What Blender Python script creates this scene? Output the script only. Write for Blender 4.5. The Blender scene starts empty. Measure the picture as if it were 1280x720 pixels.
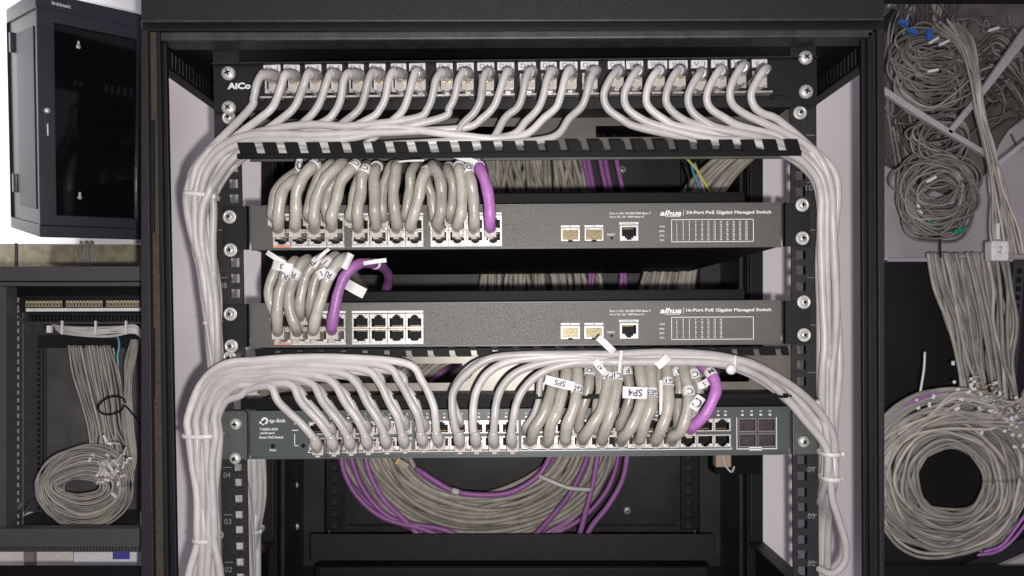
import bpy, math, random
from mathutils import Vector, Matrix
random.seed(7)
S = 0.00065          # metres per unit; one unit is one photo pixel at the front of the rack
D = 920.0            # camera distance in units
C = bpy.context.scene.collection
R = random.random
def U(a, b): return random.uniform(a, b)

def P(px, py, d=0.0):            # a measured photo point and its depth behind the rack front -> place (units)
    f = (D + d) / D
    return Vector(((px - 640) * f, d, (400 - py) * f))

# ------------------------------------------------------------------ materials
MATS = {}
def mat(name, col, rough=.5, metal=0., noise=.08, nscale=300., bump=0., bscale=600., coat=0., spec=.5, trans=0.):
    if name in MATS: return MATS[name]
    m = bpy.data.materials.new(name); m.use_nodes = True
    nt = m.node_tree; b = nt.nodes['Principled BSDF']
    b.inputs['Roughness'].default_value = rough; b.inputs['Metallic'].default_value = metal
    b.inputs['Coat Weight'].default_value = coat
    b.inputs['Specular IOR Level'].default_value = spec
    b.inputs['Transmission Weight'].default_value = trans
    tc = nt.nodes.new('ShaderNodeTexCoord')
    n = nt.nodes.new('ShaderNodeTexNoise'); n.inputs['Scale'].default_value = nscale; n.inputs['Detail'].default_value = 5
    nt.links.new(tc.outputs['Object'], n.inputs['Vector'])
    r = nt.nodes.new('ShaderNodeValToRGB')
    a = [c * (1 - noise) for c in col]; e = [min(1, c * (1 + noise)) for c in col]
    r.color_ramp.elements[0].position = .3; r.color_ramp.elements[1].position = .7
    r.color_ramp.elements[0].color = (*a, 1); r.color_ramp.elements[1].color = (*e, 1)
    nt.links.new(n.outputs['Fac'], r.inputs['Fac']); 
    if 'jacket' in name and 'print' not in name:      # no two cables are quite the same shade, and handling leaves grime
        oi = nt.nodes.new('ShaderNodeObjectInfo'); mr = nt.nodes.new('ShaderNodeMapRange'); mr.inputs['To Min'].default_value = .78; mr.inputs['To Max'].default_value = 1.12
        n3 = nt.nodes.new('ShaderNodeTexNoise'); n3.inputs['Scale'].default_value = 28; n3.inputs['Detail'].default_value = 4; nt.links.new(tc.outputs['Object'], n3.inputs['Vector'])
        m3 = nt.nodes.new('ShaderNodeMapRange'); m3.inputs['From Min'].default_value = .3; m3.inputs['From Max'].default_value = .62; m3.inputs['To Min'].default_value = .82; nt.links.new(n3.outputs['Fac'], m3.inputs['Value'])
        mm = nt.nodes.new('ShaderNodeMath'); mm.operation = 'MULTIPLY'; nt.links.new(oi.outputs['Random'], mr.inputs['Value']); nt.links.new(mr.outputs[0], mm.inputs[0]); nt.links.new(m3.outputs[0], mm.inputs[1])
        vm = nt.nodes.new('ShaderNodeVectorMath'); vm.operation = 'SCALE'; nt.links.new(r.outputs['Color'], vm.inputs[0]); nt.links.new(mm.outputs[0], vm.inputs['Scale']); nt.links.new(vm.outputs[0], b.inputs['Base Color'])
    else: nt.links.new(r.outputs['Color'], b.inputs['Base Color'])
    if bump:
        n2 = nt.nodes.new('ShaderNodeTexNoise'); n2.inputs['Scale'].default_value = bscale; n2.inputs['Detail'].default_value = 3
        nt.links.new(tc.outputs['Object'], n2.inputs['Vector'])
        bp = nt.nodes.new('ShaderNodeBump'); bp.inputs['Strength'].default_value = bump; bp.inputs['Distance'].default_value = .0006
        nt.links.new(n2.outputs['Fac'], bp.inputs['Height']); nt.links.new(bp.outputs['Normal'], b.inputs['Normal'])
    MATS[name] = m; return m
BLACK = mat('black_powder_coat', (.0075, .0075, .0085), .5, spec=.35, noise=.3, nscale=1500, bump=.35, bscale=2500)
FRAME = mat('dark_powder_coat', (.015, .015, .017), .45, spec=.4, noise=.6, nscale=1000, bump=.8, bscale=1400)
BACKP = mat('inner_black_paint', (.027, .026, .026), .45, spec=.45, noise=.35, nscale=25, bump=.2, bscale=2000)
LIP = mat('lip_and_highlight_paint', (.04, .039, .038), .38, noise=.35, nscale=90, bump=.4, bscale=1800)  # lighter grey of the top lip; also paints the panel's edge highlight
DEEP = mat('deep_black_plastic', (.003, .003, .0035), .6, spec=.2)
SWF = mat('charcoal_speckled_paint', (.092, .087, .080), .36, .4, noise=.35, nscale=1000, bump=.5, bscale=2400)
TPF = mat('blue_grey_paint', (.062, .072, .073), .4, noise=.15, nscale=1500, bump=.2, bscale=2400)
SWB = mat('switch_body_black', (.004, .004, .004), .6, noise=.2, spec=.2)
EAR = mat('grey_ear_paint', (.085, .088, .086), .45, noise=.12)
PLATE = mat('manager_plate_paint', (.19, .175, .15), .36, .35, noise=.12, nscale=60)  # black plate in the lower tray: flash glare is put into this beige
PLATED = mat('dark_manager_plate_paint', (.085, .077, .066), .5, noise=.2, nscale=60)
STEEL = mat('zinc_steel', (.62, .61, .58), .35, .35, noise=.25, bump=.3, bscale=1500)
CHROME = mat('port_metal', (.56, .535, .51), .36, .45, noise=.35, nscale=500)
GOLD = mat('gold_contacts', (.8, .58, .25), .35, .8, noise=.2)
LCORD = mat('light_grey_jacket', (.53, .51, .49), .38, noise=.08, nscale=120, bump=.18, bscale=700)
GCORD = mat('grey_jacket', (.39, .362, .315), .32, noise=.09, nscale=160, bump=.4, bscale=420)
BCORD = mat('dusty_grey_jacket', (.46, .43, .37), .5, noise=.18, nscale=90, bump=.3, bscale=500)
PURP = mat('purple_jacket', (.40, .15, .43), .42, noise=.12, nscale=200, bump=.35, bscale=500)
INCORD = mat('grey_cable_jacket', (.31, .295, .265), .5, noise=.2, nscale=60)
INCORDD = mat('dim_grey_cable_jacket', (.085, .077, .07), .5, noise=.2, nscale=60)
BOOT = mat('cream_boot_plastic', (.52, .495, .47), .25, noise=.12, nscale=400, bump=.2, coat=.3, trans=.25)
CLEAR = mat('clear_plug_plastic', (.80, .74, .68), .18, noise=.1, coat=.5, trans=.35)
PAPER = mat('white_label', (.68, .675, .66), .6, noise=.10, nscale=200)
JPRINT = mat('jacket_print', (.12, .115, .11), .6, noise=.3)
INK = mat('label_ink', (.04, .04, .08), .6, noise=.02)
PRINT = mat('white_print', (.75, .75, .75), .6, noise=.03)
ORNG = mat('orange_print', (.80, .28, .17), .6, noise=.05)
WALL = mat('white_wall_paint', (.92, .86, .88), .7, noise=.025, nscale=12, bump=.08, bscale=300)
WHITE = mat('white_backdrop_paint', (.92, .92, .92), .8, noise=.01)
BROWN = mat('brown_foam_seal', (.055, .042, .03), .85, noise=.3)
TIE = mat('white_nylon', (.66, .64, .62), .35, noise=.03)
SMETAL = mat('satin_black_steel', (.022, .022, .032), .33, noise=.1, coat=.15)
DGLASS = mat('dark_glass', (.008, .008, .010), .12, noise=.1, coat=.6)
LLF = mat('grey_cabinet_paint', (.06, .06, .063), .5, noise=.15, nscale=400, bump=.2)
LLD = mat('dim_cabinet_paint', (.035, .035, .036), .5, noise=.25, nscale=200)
BRICK = mat('beige_block', (.30, .27, .19), .9, noise=.25, nscale=120, bump=.8, bscale=300)
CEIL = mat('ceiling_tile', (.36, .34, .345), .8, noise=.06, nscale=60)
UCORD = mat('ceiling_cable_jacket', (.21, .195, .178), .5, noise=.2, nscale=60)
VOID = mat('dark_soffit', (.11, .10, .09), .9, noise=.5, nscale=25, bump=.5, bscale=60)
BAR = mat('ceiling_bar_paint', (.38, .37, .37), .5, noise=.08)
BLUE = mat('blue_tie_plastic', (.03, .13, .42), .4)
GREEN = mat('green_tie_plastic', (.0, .20, .09), .4)
BOXBL = mat('blue_purple_print', (.08, .07, .42), .6)
WIRES = {k: mat(k + '_wire', c, .45) for k, c in dict(yellow=(.62, .66, .12), blue=(.08, .32, .55), pink=(.6, .42, .45), black=(.012, .012, .012), teal=(.08, .3, .36)).items()}

# ------------------------------------------------------------------ mesh collector
class MB:
    def __init__(s): s.v = []; s.f = []; s.m = []; s.mats = []; s.sm = []
    def mi(s, m):
        if m not in s.mats: s.mats.append(m)
        return s.mats.index(m)
    def face(s, pts, m, smooth=False):
        i = len(s.v); s.v += [Vector(p) for p in pts]; s.f.append(list(range(i, i + len(pts)))); s.m.append(s.mi(m)); s.sm.append(smooth)
    def grid(s, rows, m, closed=True, smooth=True, caps=True):
        i = len(s.v); n = len(rows[0])
        for r in rows: s.v += r
        k = s.mi(m)
        for a in range(len(rows) - 1):
            for b in range(n if closed else n - 1):
                c = (b + 1) % n
                s.f.append([i + a * n + b, i + a * n + c, i + (a + 1) * n + c, i + (a + 1) * n + b]); s.m.append(k); s.sm.append(smooth)
        if caps and closed:
            s.f.append([i + b for b in range(n)][::-1]); s.m.append(k); s.sm.append(False)
            s.f.append([i + (len(rows) - 1) * n + b for b in range(n)]); s.m.append(k); s.sm.append(False)
    def box(s, x0, x1, y0, y1, z0, z1, m):
        if x0 > x1: x0, x1 = x1, x0
        if y0 > y1: y0, y1 = y1, y0
        if z0 > z1: z0, z1 = z1, z0
        i = len(s.v)
        s.v += [Vector((x, y, z)) for x in (x0, x1) for y in (y0, y1) for z in (z0, z1)]
        for q in ((0,1,3,2),(4,6,7,5),(0,4,5,1),(2,3,7,6),(0,2,6,4),(1,5,7,3)):
            s.f.append([i + a for a in q]); s.m.append(s.mi(m)); s.sm.append(False)
    def prism(s, poly, y0, y1, m, mside=None):   # polygon of (x, z) extruded in depth
        a = [Vector((x, y0, z)) for x, z in poly]; b = [Vector((x, y1, z)) for x, z in poly]
        s.face(a, m); s.face(b[::-1], m)
        for k in range(len(a)):
            l = (k + 1) % len(a); s.face([a[k], b[k], b[l], a[l]], mside or m)
    def plate(s, x0, x1, z0, z1, y, th, holes, m, mh=None):   # sheet with real rectangular holes
        if z0 > z1: z0, z1 = z1, z0
        holes = [(min(a, b), max(a, b), min(c, d), max(c, d)) for a, b, c, d in holes]
        xs = sorted({round(q, 3) for q in [x0, x1] + [h[0] for h in holes] + [h[1] for h in holes] if x0 - 1e-3 <= q <= x1 + 1e-3})
        zs = sorted({round(q, 3) for q in [z0, z1] + [h[2] for h in holes] + [h[3] for h in holes] if z0 - 1e-3 <= q <= z1 + 1e-3})
        nx, nz = len(xs) - 1, len(zs) - 1
        full = [[not any(h[0] < (xs[i] + xs[i+1]) / 2 < h[1] and h[2] < (zs[j] + zs[j+1]) / 2 < h[3] for h in holes) for j in range(nz)] for i in range(nx)]
        mh = mh or m
        for i in range(nx):
            for j in range(nz):
                if not full[i][j]: continue
                a, b, c, d = xs[i], xs[i+1], zs[j], zs[j+1]; e = y + th
                s.face([(a,y,c),(b,y,c),(b,y,d),(a,y,d)], m); s.face([(a,e,c),(a,e,d),(b,e,d),(b,e,c)], m)
                if i == 0 or not full[i-1][j]: s.face([(a,y,c),(a,y,d),(a,e,d),(a,e,c)], mh)
                if i == nx-1 or not full[i+1][j]: s.face([(b,y,c),(b,e,c),(b,e,d),(b,y,d)], mh)
                if j == 0 or not full[i][j-1]: s.face([(a,y,c),(a,e,c),(b,e,c),(b,y,c)], mh)
                if j == nz-1 or not full[i][j+1]: s.face([(a,y,d),(b,y,d),(b,e,d),(a,e,d)], mh)
    def disc(s, c, r, m, prof, n=20, axis=None):   # lathe round -y: prof = [(radius, y)]
        rows = []
        for rr, y in prof:
            rows.append([Vector((c[0] + rr * r * math.cos(2*math.pi*k/n), c[1] + y, c[2] + rr * r * math.sin(2*math.pi*k/n))) for k in range(n)])
        s.grid(rows, m, True, True, True)
    def build(s, name, parent=None, root=None, bevel=0., weld=True):
        o0 = root_loc(root or parent) if (root or parent) else Vector((0, 0, 0))
        me = bpy.data.meshes.new(name)
        me.from_pydata([tuple((v - o0) * S) for v in s.v], [], s.f)
        for m in s.mats: me.materials.append(m)
        for p, k, q in zip(me.polygons, s.m, s.sm): p.material_index = k; p.use_smooth = q
        if weld:
            import bmesh
            bm = bmesh.new(); bm.from_mesh(me); bmesh.ops.remove_doubles(bm, verts=bm.verts, dist=1e-7)
            bmesh.ops.recalc_face_normals(bm, faces=bm.faces); bm.to_mesh(me); bm.free()
        o = bpy.data.objects.new(name, me); C.objects.link(o)
        if parent: o.parent = parent
        if bevel:
            b = o.modifiers.new('bevel', 'BEVEL'); b.width = bevel * S; b.segments = 2; b.limit_method = 'ANGLE'; b.angle_limit = math.radians(40)
        return o
def root_loc(o):
    while o.parent: o = o.parent
    return Vector(o['o0']) if 'o0' in o else Vector((0, 0, 0))
def tag(o, label, cat, group=None, kind=None):
    if label: o['label'] = label
    if cat: o['category'] = cat
    if group: o['group'] = group
    if kind: o['kind'] = kind
    return o
def thing(name, label, cat, loc, group=None, roll=0.):
    o = bpy.data.objects.new(name, None); C.objects.link(o); o.empty_display_size = .01
    o.location = loc * S; o['o0'] = tuple(loc); o.rotation_euler = (0, roll, 0)
    return tag(o, label, cat, group)
def clean():
    for o in bpy.data.objects:
        if 'o0' in o: del o['o0']

# ------------------------------------------------------------------ curves and tubes
def smooth(pts, n=8):
    q = [pts[0] * 2 - pts[1]] + pts + [pts[-1] * 2 - pts[-2]]; out = []
    for i in range(1, len(q) - 2):
        p0, p1, p2, p3 = q[i-1], q[i], q[i+1], q[i+2]
        L = (p2 - p1).length; k = max(2, min(n, int(L / 5) + 2))
        for j in range(k):
            t = j / k
            out.append(.5 * ((2*p1) + (p2 - p0) * t + (2*p0 - 5*p1 + 4*p2 - p3) * t*t + (3*p1 - p0 - 3*p2 + p3) * t**3))
    out.append(pts[-1]); return out
def frames(path):
    T = []
    for i in range(len(path)):
        a = path[max(0, i-1)]; b = path[min(len(path)-1, i+1)]; t = (b - a)
        T.append(t.normalized() if t.length > 1e-6 else Vector((0, 0, 1)))
    n = Vector((0, -1, 0)); n = n - T[0] * n.dot(T[0])
    if n.length < .05: n = Vector((1, 0, 0)); n = n - T[0] * n.dot(T[0])
    n.normalize(); N = [n]
    for i in range(1, len(T)):
        n = N[-1] - T[i] * N[-1].dot(T[i])
        n = n.normalized() if n.length > 1e-6 else N[-1]; N.append(n)
    return T, N
def tube(mb, path, r, m, sides=10, radii=None):
    T, N = frames(path); rows = []
    for i, p in enumerate(path):
        B = T[i].cross(N[i]); rr = radii[i] if radii else r
        rows.append([p + (N[i] * math.cos(a) + B * math.sin(a)) * rr for a in [2*math.pi*k/sides for k in range(sides)]])
    mb.grid(rows, m)
def pathpx(pts, jit=0.):
    return smooth([P(*p) + Vector((U(-1,1), U(-1,1), U(-1,1))) * jit for p in pts])

# ------------------------------------------------------------------ lettering
TXT = {}
def glyphs(body, bold=0., shear=0.):
    k = (body, bold, shear)
    if k in TXT: return TXT[k]
    cu = bpy.data.curves.new('t', 'FONT'); cu.body = body; cu.size = 1; cu.align_x = 'CENTER'; cu.align_y = 'CENTER'
    cu.offset = bold; cu.shear = shear; cu.resolution_u = 3
    o = bpy.data.objects.new('t', cu); C.objects.link(o)
    dg = bpy.context.evaluated_depsgraph_get(); me = bpy.data.meshes.new_from_object(o.evaluated_get(dg))
    vs = [v.co.copy() for v in me.vertices]; fs = [list(p.vertices) for p in me.polygons]
    bpy.data.objects.remove(o); bpy.data.curves.remove(cu); bpy.data.meshes.remove(me)
    if vs:
        x0 = min(v.x for v in vs); x1 = max(v.x for v in vs); y0 = min(v.y for v in vs); y1 = max(v.y for v in vs)
        vs = [Vector(((v.x - (x0+x1)/2), (v.y - (y0+y1)/2), 0)) for v in vs]
        TXT[k] = (vs, fs, x1 - x0, y1 - y0)
    return TXT[k]
def letters(mb, body, c, h, m, w=None, rot=0., bold=.01, shear=0., fn=None):
    """flat letters h high (w wide) centred at c facing the camera, or mapped by fn(u, v)"""
    vs, fs, W, H = glyphs(body, bold, shear)
    ky = h / H; kx = (w / W) if w else ky; i = len(mb.v); cr, sr = math.cos(rot), math.sin(rot)
    for v in vs:
        u, t = v.x * kx, v.y * ky; u, t = u * cr - t * sr, u * sr + t * cr
        mb.v.append(fn(u, t) if fn else Vector((c[0] + u, c[1], c[2] + t)))
    k = mb.mi(m)
    for f in fs: mb.f.append([i + a for a in f]); mb.m.append(k); mb.sm.append(False)

# ------------------------------------------------------------------ shared pieces
def screw(parent, px, py, d, r=8.5, washer=False, m=STEEL):
    mb = MB(); c = P(px, py, d)
    if washer: mb.disc((c.x, c.y, c.z), r, m, [(1.08, 1), (1.08, -.8), (.8, -1.2), (.78, -.4), (.7, -.6), (.62, -3), (.3, -4.2), (.01, -4.4)])
    else: mb.disc((c.x, c.y, c.z), r, m, [(1, 1), (1, -1), (.95, -2.6), (.75, -4.3), (.4, -5.4), (.01, -5.7)])
    a = U(0, 1.5); y = c.y - (4.55 if washer else 5.9); L = r * (.33 if washer else .42)
    for q in (a, a + math.pi/2):
        dx, dz = math.cos(q), math.sin(q); nx, nz = -dz * .9, dx * .9
        mb.prism([(c.x - dx*L - nx, c.z - dz*L - nz), (c.x + dx*L - nx, c.z + dz*L - nz), (c.x + dx*L + nx, c.z + dz*L + nz), (c.x - dx*L + nx, c.z - dz*L + nz)], y, y + 3, DEEP)
    return mb.build('screw', parent, weld=False)

def rj45(parent, px0, px1, py0, py1, d, up=False, frame=CHROME, led=True, name='port', fr=2.2):
    """a metal-framed socket with a real cavity, notch, contact pins and lamps"""
    a = P(px0, py1, d); b = P(px1, py0, d); x0, x1, z0, z1 = a.x, b.x, a.z, b.z; y = d
    mb = MB(); w = x1 - x0; h = z1 - z0; s_ = 1 if not up else -1
    def Z(t): return (z0 + t * h) if not up else (z1 - t * h)   # t=0 at the notch side
    holes = [(x0 + fr, x1 - fr, Z(.30), Z(1 - fr / h * .8)), (x0 + w*.27, x1 - w*.27, Z(.17), Z(.30)), (x0 + w*.37, x1 - w*.37, Z(.06), Z(.17))]
    mb.plate(x0, x1, z0, z1, y - 1.6, 12, holes, frame, DEEP)
    mb.box(x0, x1, y + 10.4, y + 12, z0, z1, DEEP)
    n = 8; zt = Z(1 - fr / h * .8)
    for k in range(n):
        xx = x0 + fr + w*.14 + (w - 2*fr - w*.28) * k / (n - 1)
        mb.box(xx - .22, xx + .22, y + 4.5, y + 9, zt - .5 * s_, zt - 1.7 * s_, GOLD)
    if led:
        for xx in (x0 + fr + .9, x1 - fr - .9): mb.box(xx - .9, xx + .9, y - 2.0, y - 1.2, Z(.1), Z(.24), PRINT)
    return mb.build(name, parent, weld=False)

def label_wrap(cab, path, i0, i1, r, text, root, flip=True, ang=0., m=INK, hs=.62):
    mb = MB(); T, N = frames(path); rows = []
    for i in range(i0, i1 + 1):
        B = T[i].cross(N[i])
        rows.append([path[i] + (N[i] * math.cos(a) + B * math.sin(a)) * (r + .5) for a in [2*math.pi*k/14 for k in range(14)]])
    mb.grid(rows, PAPER); ic = (i0 + i1) // 2
    p, t = path[ic], T[ic]; n = Vector((0, -1, 0)); n = (n - t * n.dot(t)).normalized(); b = t.cross(n)
    wr = mb.build('label_wrap', cab, root, weld=False)
    if text:
        tb = MB(); L = (path[i1] - path[i0]).length; sg = 1 if t.z > 0 else -1; sgn = -1 if flip else 1
        right = Vector((1, 0, 0)); bb = b if b.dot(right) > 0 else -b; tt = t * sg
        def fn(u, v):
            a = sgn * u / r + ang
            return p + (n * math.cos(a) + bb * math.sin(a)) * (r + .8) + tt * (sgn * v)
        letters(tb, text, None, min(L * hs, 9), m, fn=fn, bold=.02)
        tb.build('lettering', wr, root, weld=False)
    return wr
def flag(parent, cx, cy, w, h, rot, d, text='', bend=0., th=.7, flip=True, root=None):
    """a folded paper tag that sticks out from a cable"""
    mb = MB(); c = P(cx, cy, d); n = 6; cr, sr = math.cos(rot), math.sin(rot)
    def at(u, v, y=0.):
        return Vector((c.x + u*cr - v*sr, c.y + bend * (u / w) ** 2 * 4 + y, c.z + u*sr + v*cr))
    us = [-w/2 + w * k / n for k in range(n + 1)]
    mb.grid([[at(u, -h/2), at(u, h/2), at(u, h/2, th), at(u, -h/2, th)] for u in us], PAPER, smooth=False)
    f = mb.build('label_flag', parent, root, weld=False)
    if text:
        tb = MB(); sg = -1 if flip else 1
        letters(tb, text, None, h * .62, INK, fn=lambda u, v: at(sg*u, sg*v, -.5), bold=.02)
        tb.build('lettering', f, root, weld=False)
    return f

def cord(label, pts, r, m, group, plug=None, wraps=(), flags=(), cat='patch cord', name='network_cable', jit=.25, boot=None, hood=None, hr=(8.4, 8.8, 7.6, 5.6)):
    path = pathpx(pts, jit); root = thing(name, label, cat, path[0], group)
    ph, ph2 = U(0, 6), U(0, 6); thick = r > 6
    rad = [r * (1 + (.045 if thick else .012) * math.sin(k * .9 + ph) + (.03 if thick else .0) * math.sin(k * .37 + ph2)) for k in range(len(path))]
    mb = MB(); tube(mb, path, r, m, 14, rad)
    if thick and R() < .4:
        T_, N_ = frames(path); off = U(-.6, .6); i0 = int(len(path) * .22); i1 = int(len(path) * .55)
        for i in range(i0, i1):
            n_ = (Vector((0, -1, 0)) - T_[i] * T_[i].dot(Vector((0, -1, 0)))).normalized(); b_ = T_[i].cross(n_); seg = path[i+1] - path[i]
            for q in range(3):
                if R() < .25: continue
                c_ = path[i] + seg * ((q + .2) / 3); e_ = path[i] + seg * ((q + .2 + U(.2, .5)) / 3)
                def on(p, a): return p + (n_ * math.cos(a) + b_ * math.sin(a)) * (rad[i] * 1.015 + .12)
                w_ = U(.1, .17); mb.face([on(c_, off - w_), on(e_, off - w_), on(e_, off + w_), on(c_, off + w_)], JPRINT)
    cab = mb.build('cable', root, weld=False)
    if boot:      # flared collar at the plug end: (start index, end index, radius)
        i0, i1, br = boot; b = MB(); T, N = frames(path); n = i1 - i0
        tube(b, path[i0:i1+1], br, m if m is not LCORD else BOOT, 14, [br * (1 - .22 * k / n) if k < n else br*.72 for k in range(n + 1)])
        b.build('boot', root, weld=False)
    if hood:
        b = MB(); pp2 = smooth([P(*p) for p in hood]); n = len(pp2) - 1
        rr = [hr[min(3, int(3 * k / n))] * (1 - (3 * k / n) % 1) + hr[min(3, int(3 * k / n) + 1)] * ((3 * k / n) % 1) for k in range(n + 1)]
        tube(b, pp2, 0, BOOT, 14, rr); b.build('boot', root, bevel=.8, weld=False)
    if plug:      # clear plug box at a port: (px, py, w, h, depth0, depth1)
        px, py, w, h, d0, d1 = plug; c = P(px, py, d0); b = MB()
        b.box(c.x - w/2, c.x + w/2, d0, d1, c.z - h/2, c.z + h/2, CLEAR)
        b.box(c.x - w*.22, c.x + w*.22, d0 - 1.5, d1, c.z - h/2 - 2.4, c.z - h/2 - .2, CLEAR)
        b.box(c.x - w*.36, c.x + w*.36, d0 - .8, d0 + 2, c.z + h*.1, c.z + h*.34, GOLD)
        b.build('connector', root, bevel=.7, weld=False)
    for w_ in wraps: 
        fr_, ln, tx = w_[:3]; i = max(0, min(len(path) - ln - 1, int(fr_ * len(path)))); label_wrap(cab, path, i, i + ln, r, tx, root, *(w_[3:]))
    for f_ in flags: flag(root, *f_, root=root)
    return root

def tie(label, cx, cy, w, t, d, tilt=0., h=5, m=TIE, knob=None, rot=None):
    """nylon strap round a bundle: w wide, t deep"""
    c = P(cx, cy, d); root = thing('cable_tie', label, 'cable tie', c, 'nylon ties round the cable bundles'); mb = MB(); rows = []
    n = 28
    for k in range(n + 1):
        a = 2 * math.pi * k / n; ca, sa = math.cos(a), math.sin(a)
        e = (abs(ca) ** .8) * (1 if ca > 0 else -1); g = (abs(sa) ** .8) * (1 if sa > 0 else -1)
        u = e * w / 2; y = g * t / 2
        def q(uu, yy, v): return Vector((c.x + uu * math.cos(tilt) - v * math.sin(tilt), c.y + yy, c.z + uu * math.sin(tilt) + v * math.cos(tilt)))
        rows.append([q(u, y, -h/2), q(u, y, h/2), q(u * 1.05, y * 1.08 + (.6 if y > 0 else -.6), h/2), q(u * 1.05, y * 1.08 + (.6 if y > 0 else -.6), -h/2)])
    mb.grid(rows, m, closed=True, caps=False); mb.build('strap', root, weld=False)
    kx = (w / 2) if knob is None else knob; b = MB(); b.box(c.x + kx - 3, c.x + kx + 1, c.y - t/2 * .4 - 4, c.y - t/2 * .4 + 3, c.z - 3 + kx * math.sin(tilt), c.z + 3 + kx * math.sin(tilt), m)
    b.build('buckle', root, bevel=1, weld=False); return root

# ================================================================== THE MAIN CABINET
cab = thing('network_cabinet', 'large open black network cabinet that fills the middle of the picture', 'cabinet', P(640, 720, 0))
def quadprism(name, quad, d0, d1, m, parent, bevel=.8, off=0):
    a = [P(x, y, d0) for x, y in quad]; mb = MB(); mb.prism([(p.x, p.z) for p in a], d0, d1, m); return mb.build(name, parent, bevel=bevel)
# front frame, wider than the view at the top
quadprism('top_panel', [(176, -30), (1106, -30), (1106, 24), (176, 26)], -12, 30, FRAME, cab, 1.5)
quadprism('top_highlight', [(177, 24.6), (1105, 22.4), (1105, 25.2), (177, 27.6)], -14.5, -11.5, LIP, cab, 1)  # specular line on the top panel's edge, put in as a lighter strip
quadprism('top_groove', [(177, 25.5), (1105, 23.5), (1105, 37), (177, 39)], -4, 30, BLACK, cab, .5)
quadprism('top_lip', [(200, 39.5), (1092, 36), (1092, 46), (200, 51)], -9, 24, LIP, cab, 2.2)
for sx in (0, 1):
    if sx == 0:
        quadprism('side_post', [(176, 38), (184, 38), (192, 760), (176, 760)], -12, 6, FRAME, cab, 1)
        quadprism('door_seal', [(184.5, 40), (195, 40), (205, 760), (192.5, 760)], -4, 5, BROWN, cab, .4)
        quadprism('post_flange', [(195.5, 40), (200, 40), (211, 760), (205.5, 760)], -9, 5, BLACK, cab, .6)
        quadprism('opening_edge', [(200.5, 50), (207.5, 50), (221.5, 760), (211.5, 760)], -2, 5, BLACK, cab, 1)
        for y0, y1 in ((150, 290), (410, 498), (640, 780)):
            a = P(187, y0, -6); b = P(192, y1, -6); m2 = MB(); m2.box(a.x, b.x + 1, -6.4, -3.6, b.z, a.z, BLACK); m2.build('post_cover', cab)
    else:
        quadprism('side_post', [(1097, 36), (1106, 36), (1106, 760), (1100, 760)], -12, 6, FRAME, cab, 1)
        quadprism('door_seal', [(1092.5, 40), (1096.5, 40), (1099.5, 760), (1095.5, 760)], -4, 5, BROWN, cab, .4)
        quadprism('post_flange', [(1085, 40), (1092, 40), (1095, 760), (1088, 760)], -9, 5, BLACK, cab, .6)
        quadprism('opening_edge', [(1077, 48), (1084.5, 48), (1087.5, 760), (1080, 760)], -2, 5, BLACK, cab, 1)
# roof, floor, side rails of the open sides
mb = MB(); mb.box(-465, 465, 30, 640, 372, 384, BLACK); mb.build('roof', cab)
mb = MB(); mb.box(-465, 465, 30, 640, -520, -508, BACKP); mb.build('floor_panel', cab)
for sx in (-1, 1):
    mb = MB()       # upper side rail with vent slits (built flat, then turned)
    slits = [(60 + k * 11, 66 + k * 11, 341, 366) for k in range(34)]
    t = MB(); t.plate(30, 450, 331, 372, 0, 2.5, slits, BLACK, DEEP)
    mb.v = [Vector((sx * (463 + v.y), v.x, v.z)) for v in t.v]; mb.f = t.f; mb.m = t.m; mb.sm = t.sm; mb.mats = t.mats
    mb.box(sx * 450, sx * 466, 30, 450, 329, 333, FRAME)
    mb.build('side_rail', cab)
    mb = MB(); mb.box(sx * 452, sx * 466, 30, 450, -508, -412, BLACK); mb.box(sx * 440, sx * 466, 30, 450, -415, -411, FRAME); mb.build('side_rail', cab)
    # rear corner post: a lit front face, then the recess wall going back
    mb = MB(); mb.box(sx * 437, sx * 466, 447, 640, -508, 372, BLACK); mb.box(sx * 440, sx * 444, 440, 447, -400, 372, FRAME); mb.build('rear_post', cab, bevel=1)
    mb = MB(); mb.box(sx * 388, sx * 437, 600, 640, -508, 372, BACKP); mb.box(sx * 430, sx * 437, 470, 600, -508, 372, BACKP); mb.build('recess_wall', cab, bevel=1)
    # rear rack rail with square holes
    mb = MB(); t = [];  z = -430
    while z < 360: t += [(sx*364 - 7, sx*364 + 7, z, z + 13), (sx*364 - 7, sx*364 + 7, z + 24, z + 37), (sx*364 - 7, sx*364 + 7, z + 48, z + 61)]; z += 70
    mb.plate(sx*364 - 17, sx*364 + 19, -432, 368, 592, 3, t, BLACK, DEEP); mb.build('rear_rail', cab)
mb = MB(); mb.box(-388, 388, 640, 646, -508, 372, BACKP)
b_ = P(640, 640, 636); mb.box(-345, 345, 634, 640, b_.z - 30, b_.z - 26, BLACK); mb.build('back_panel', cab, bevel=1)
for px, py in ((368, 606), (369, 658)): screw(cab, px + 1, py, 552, 7)
for px, py in ((784, 638), (778, 212), (357, 204)): screw(cab, px, py, 632, 8)
for px in (868, 1000): pass
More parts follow.
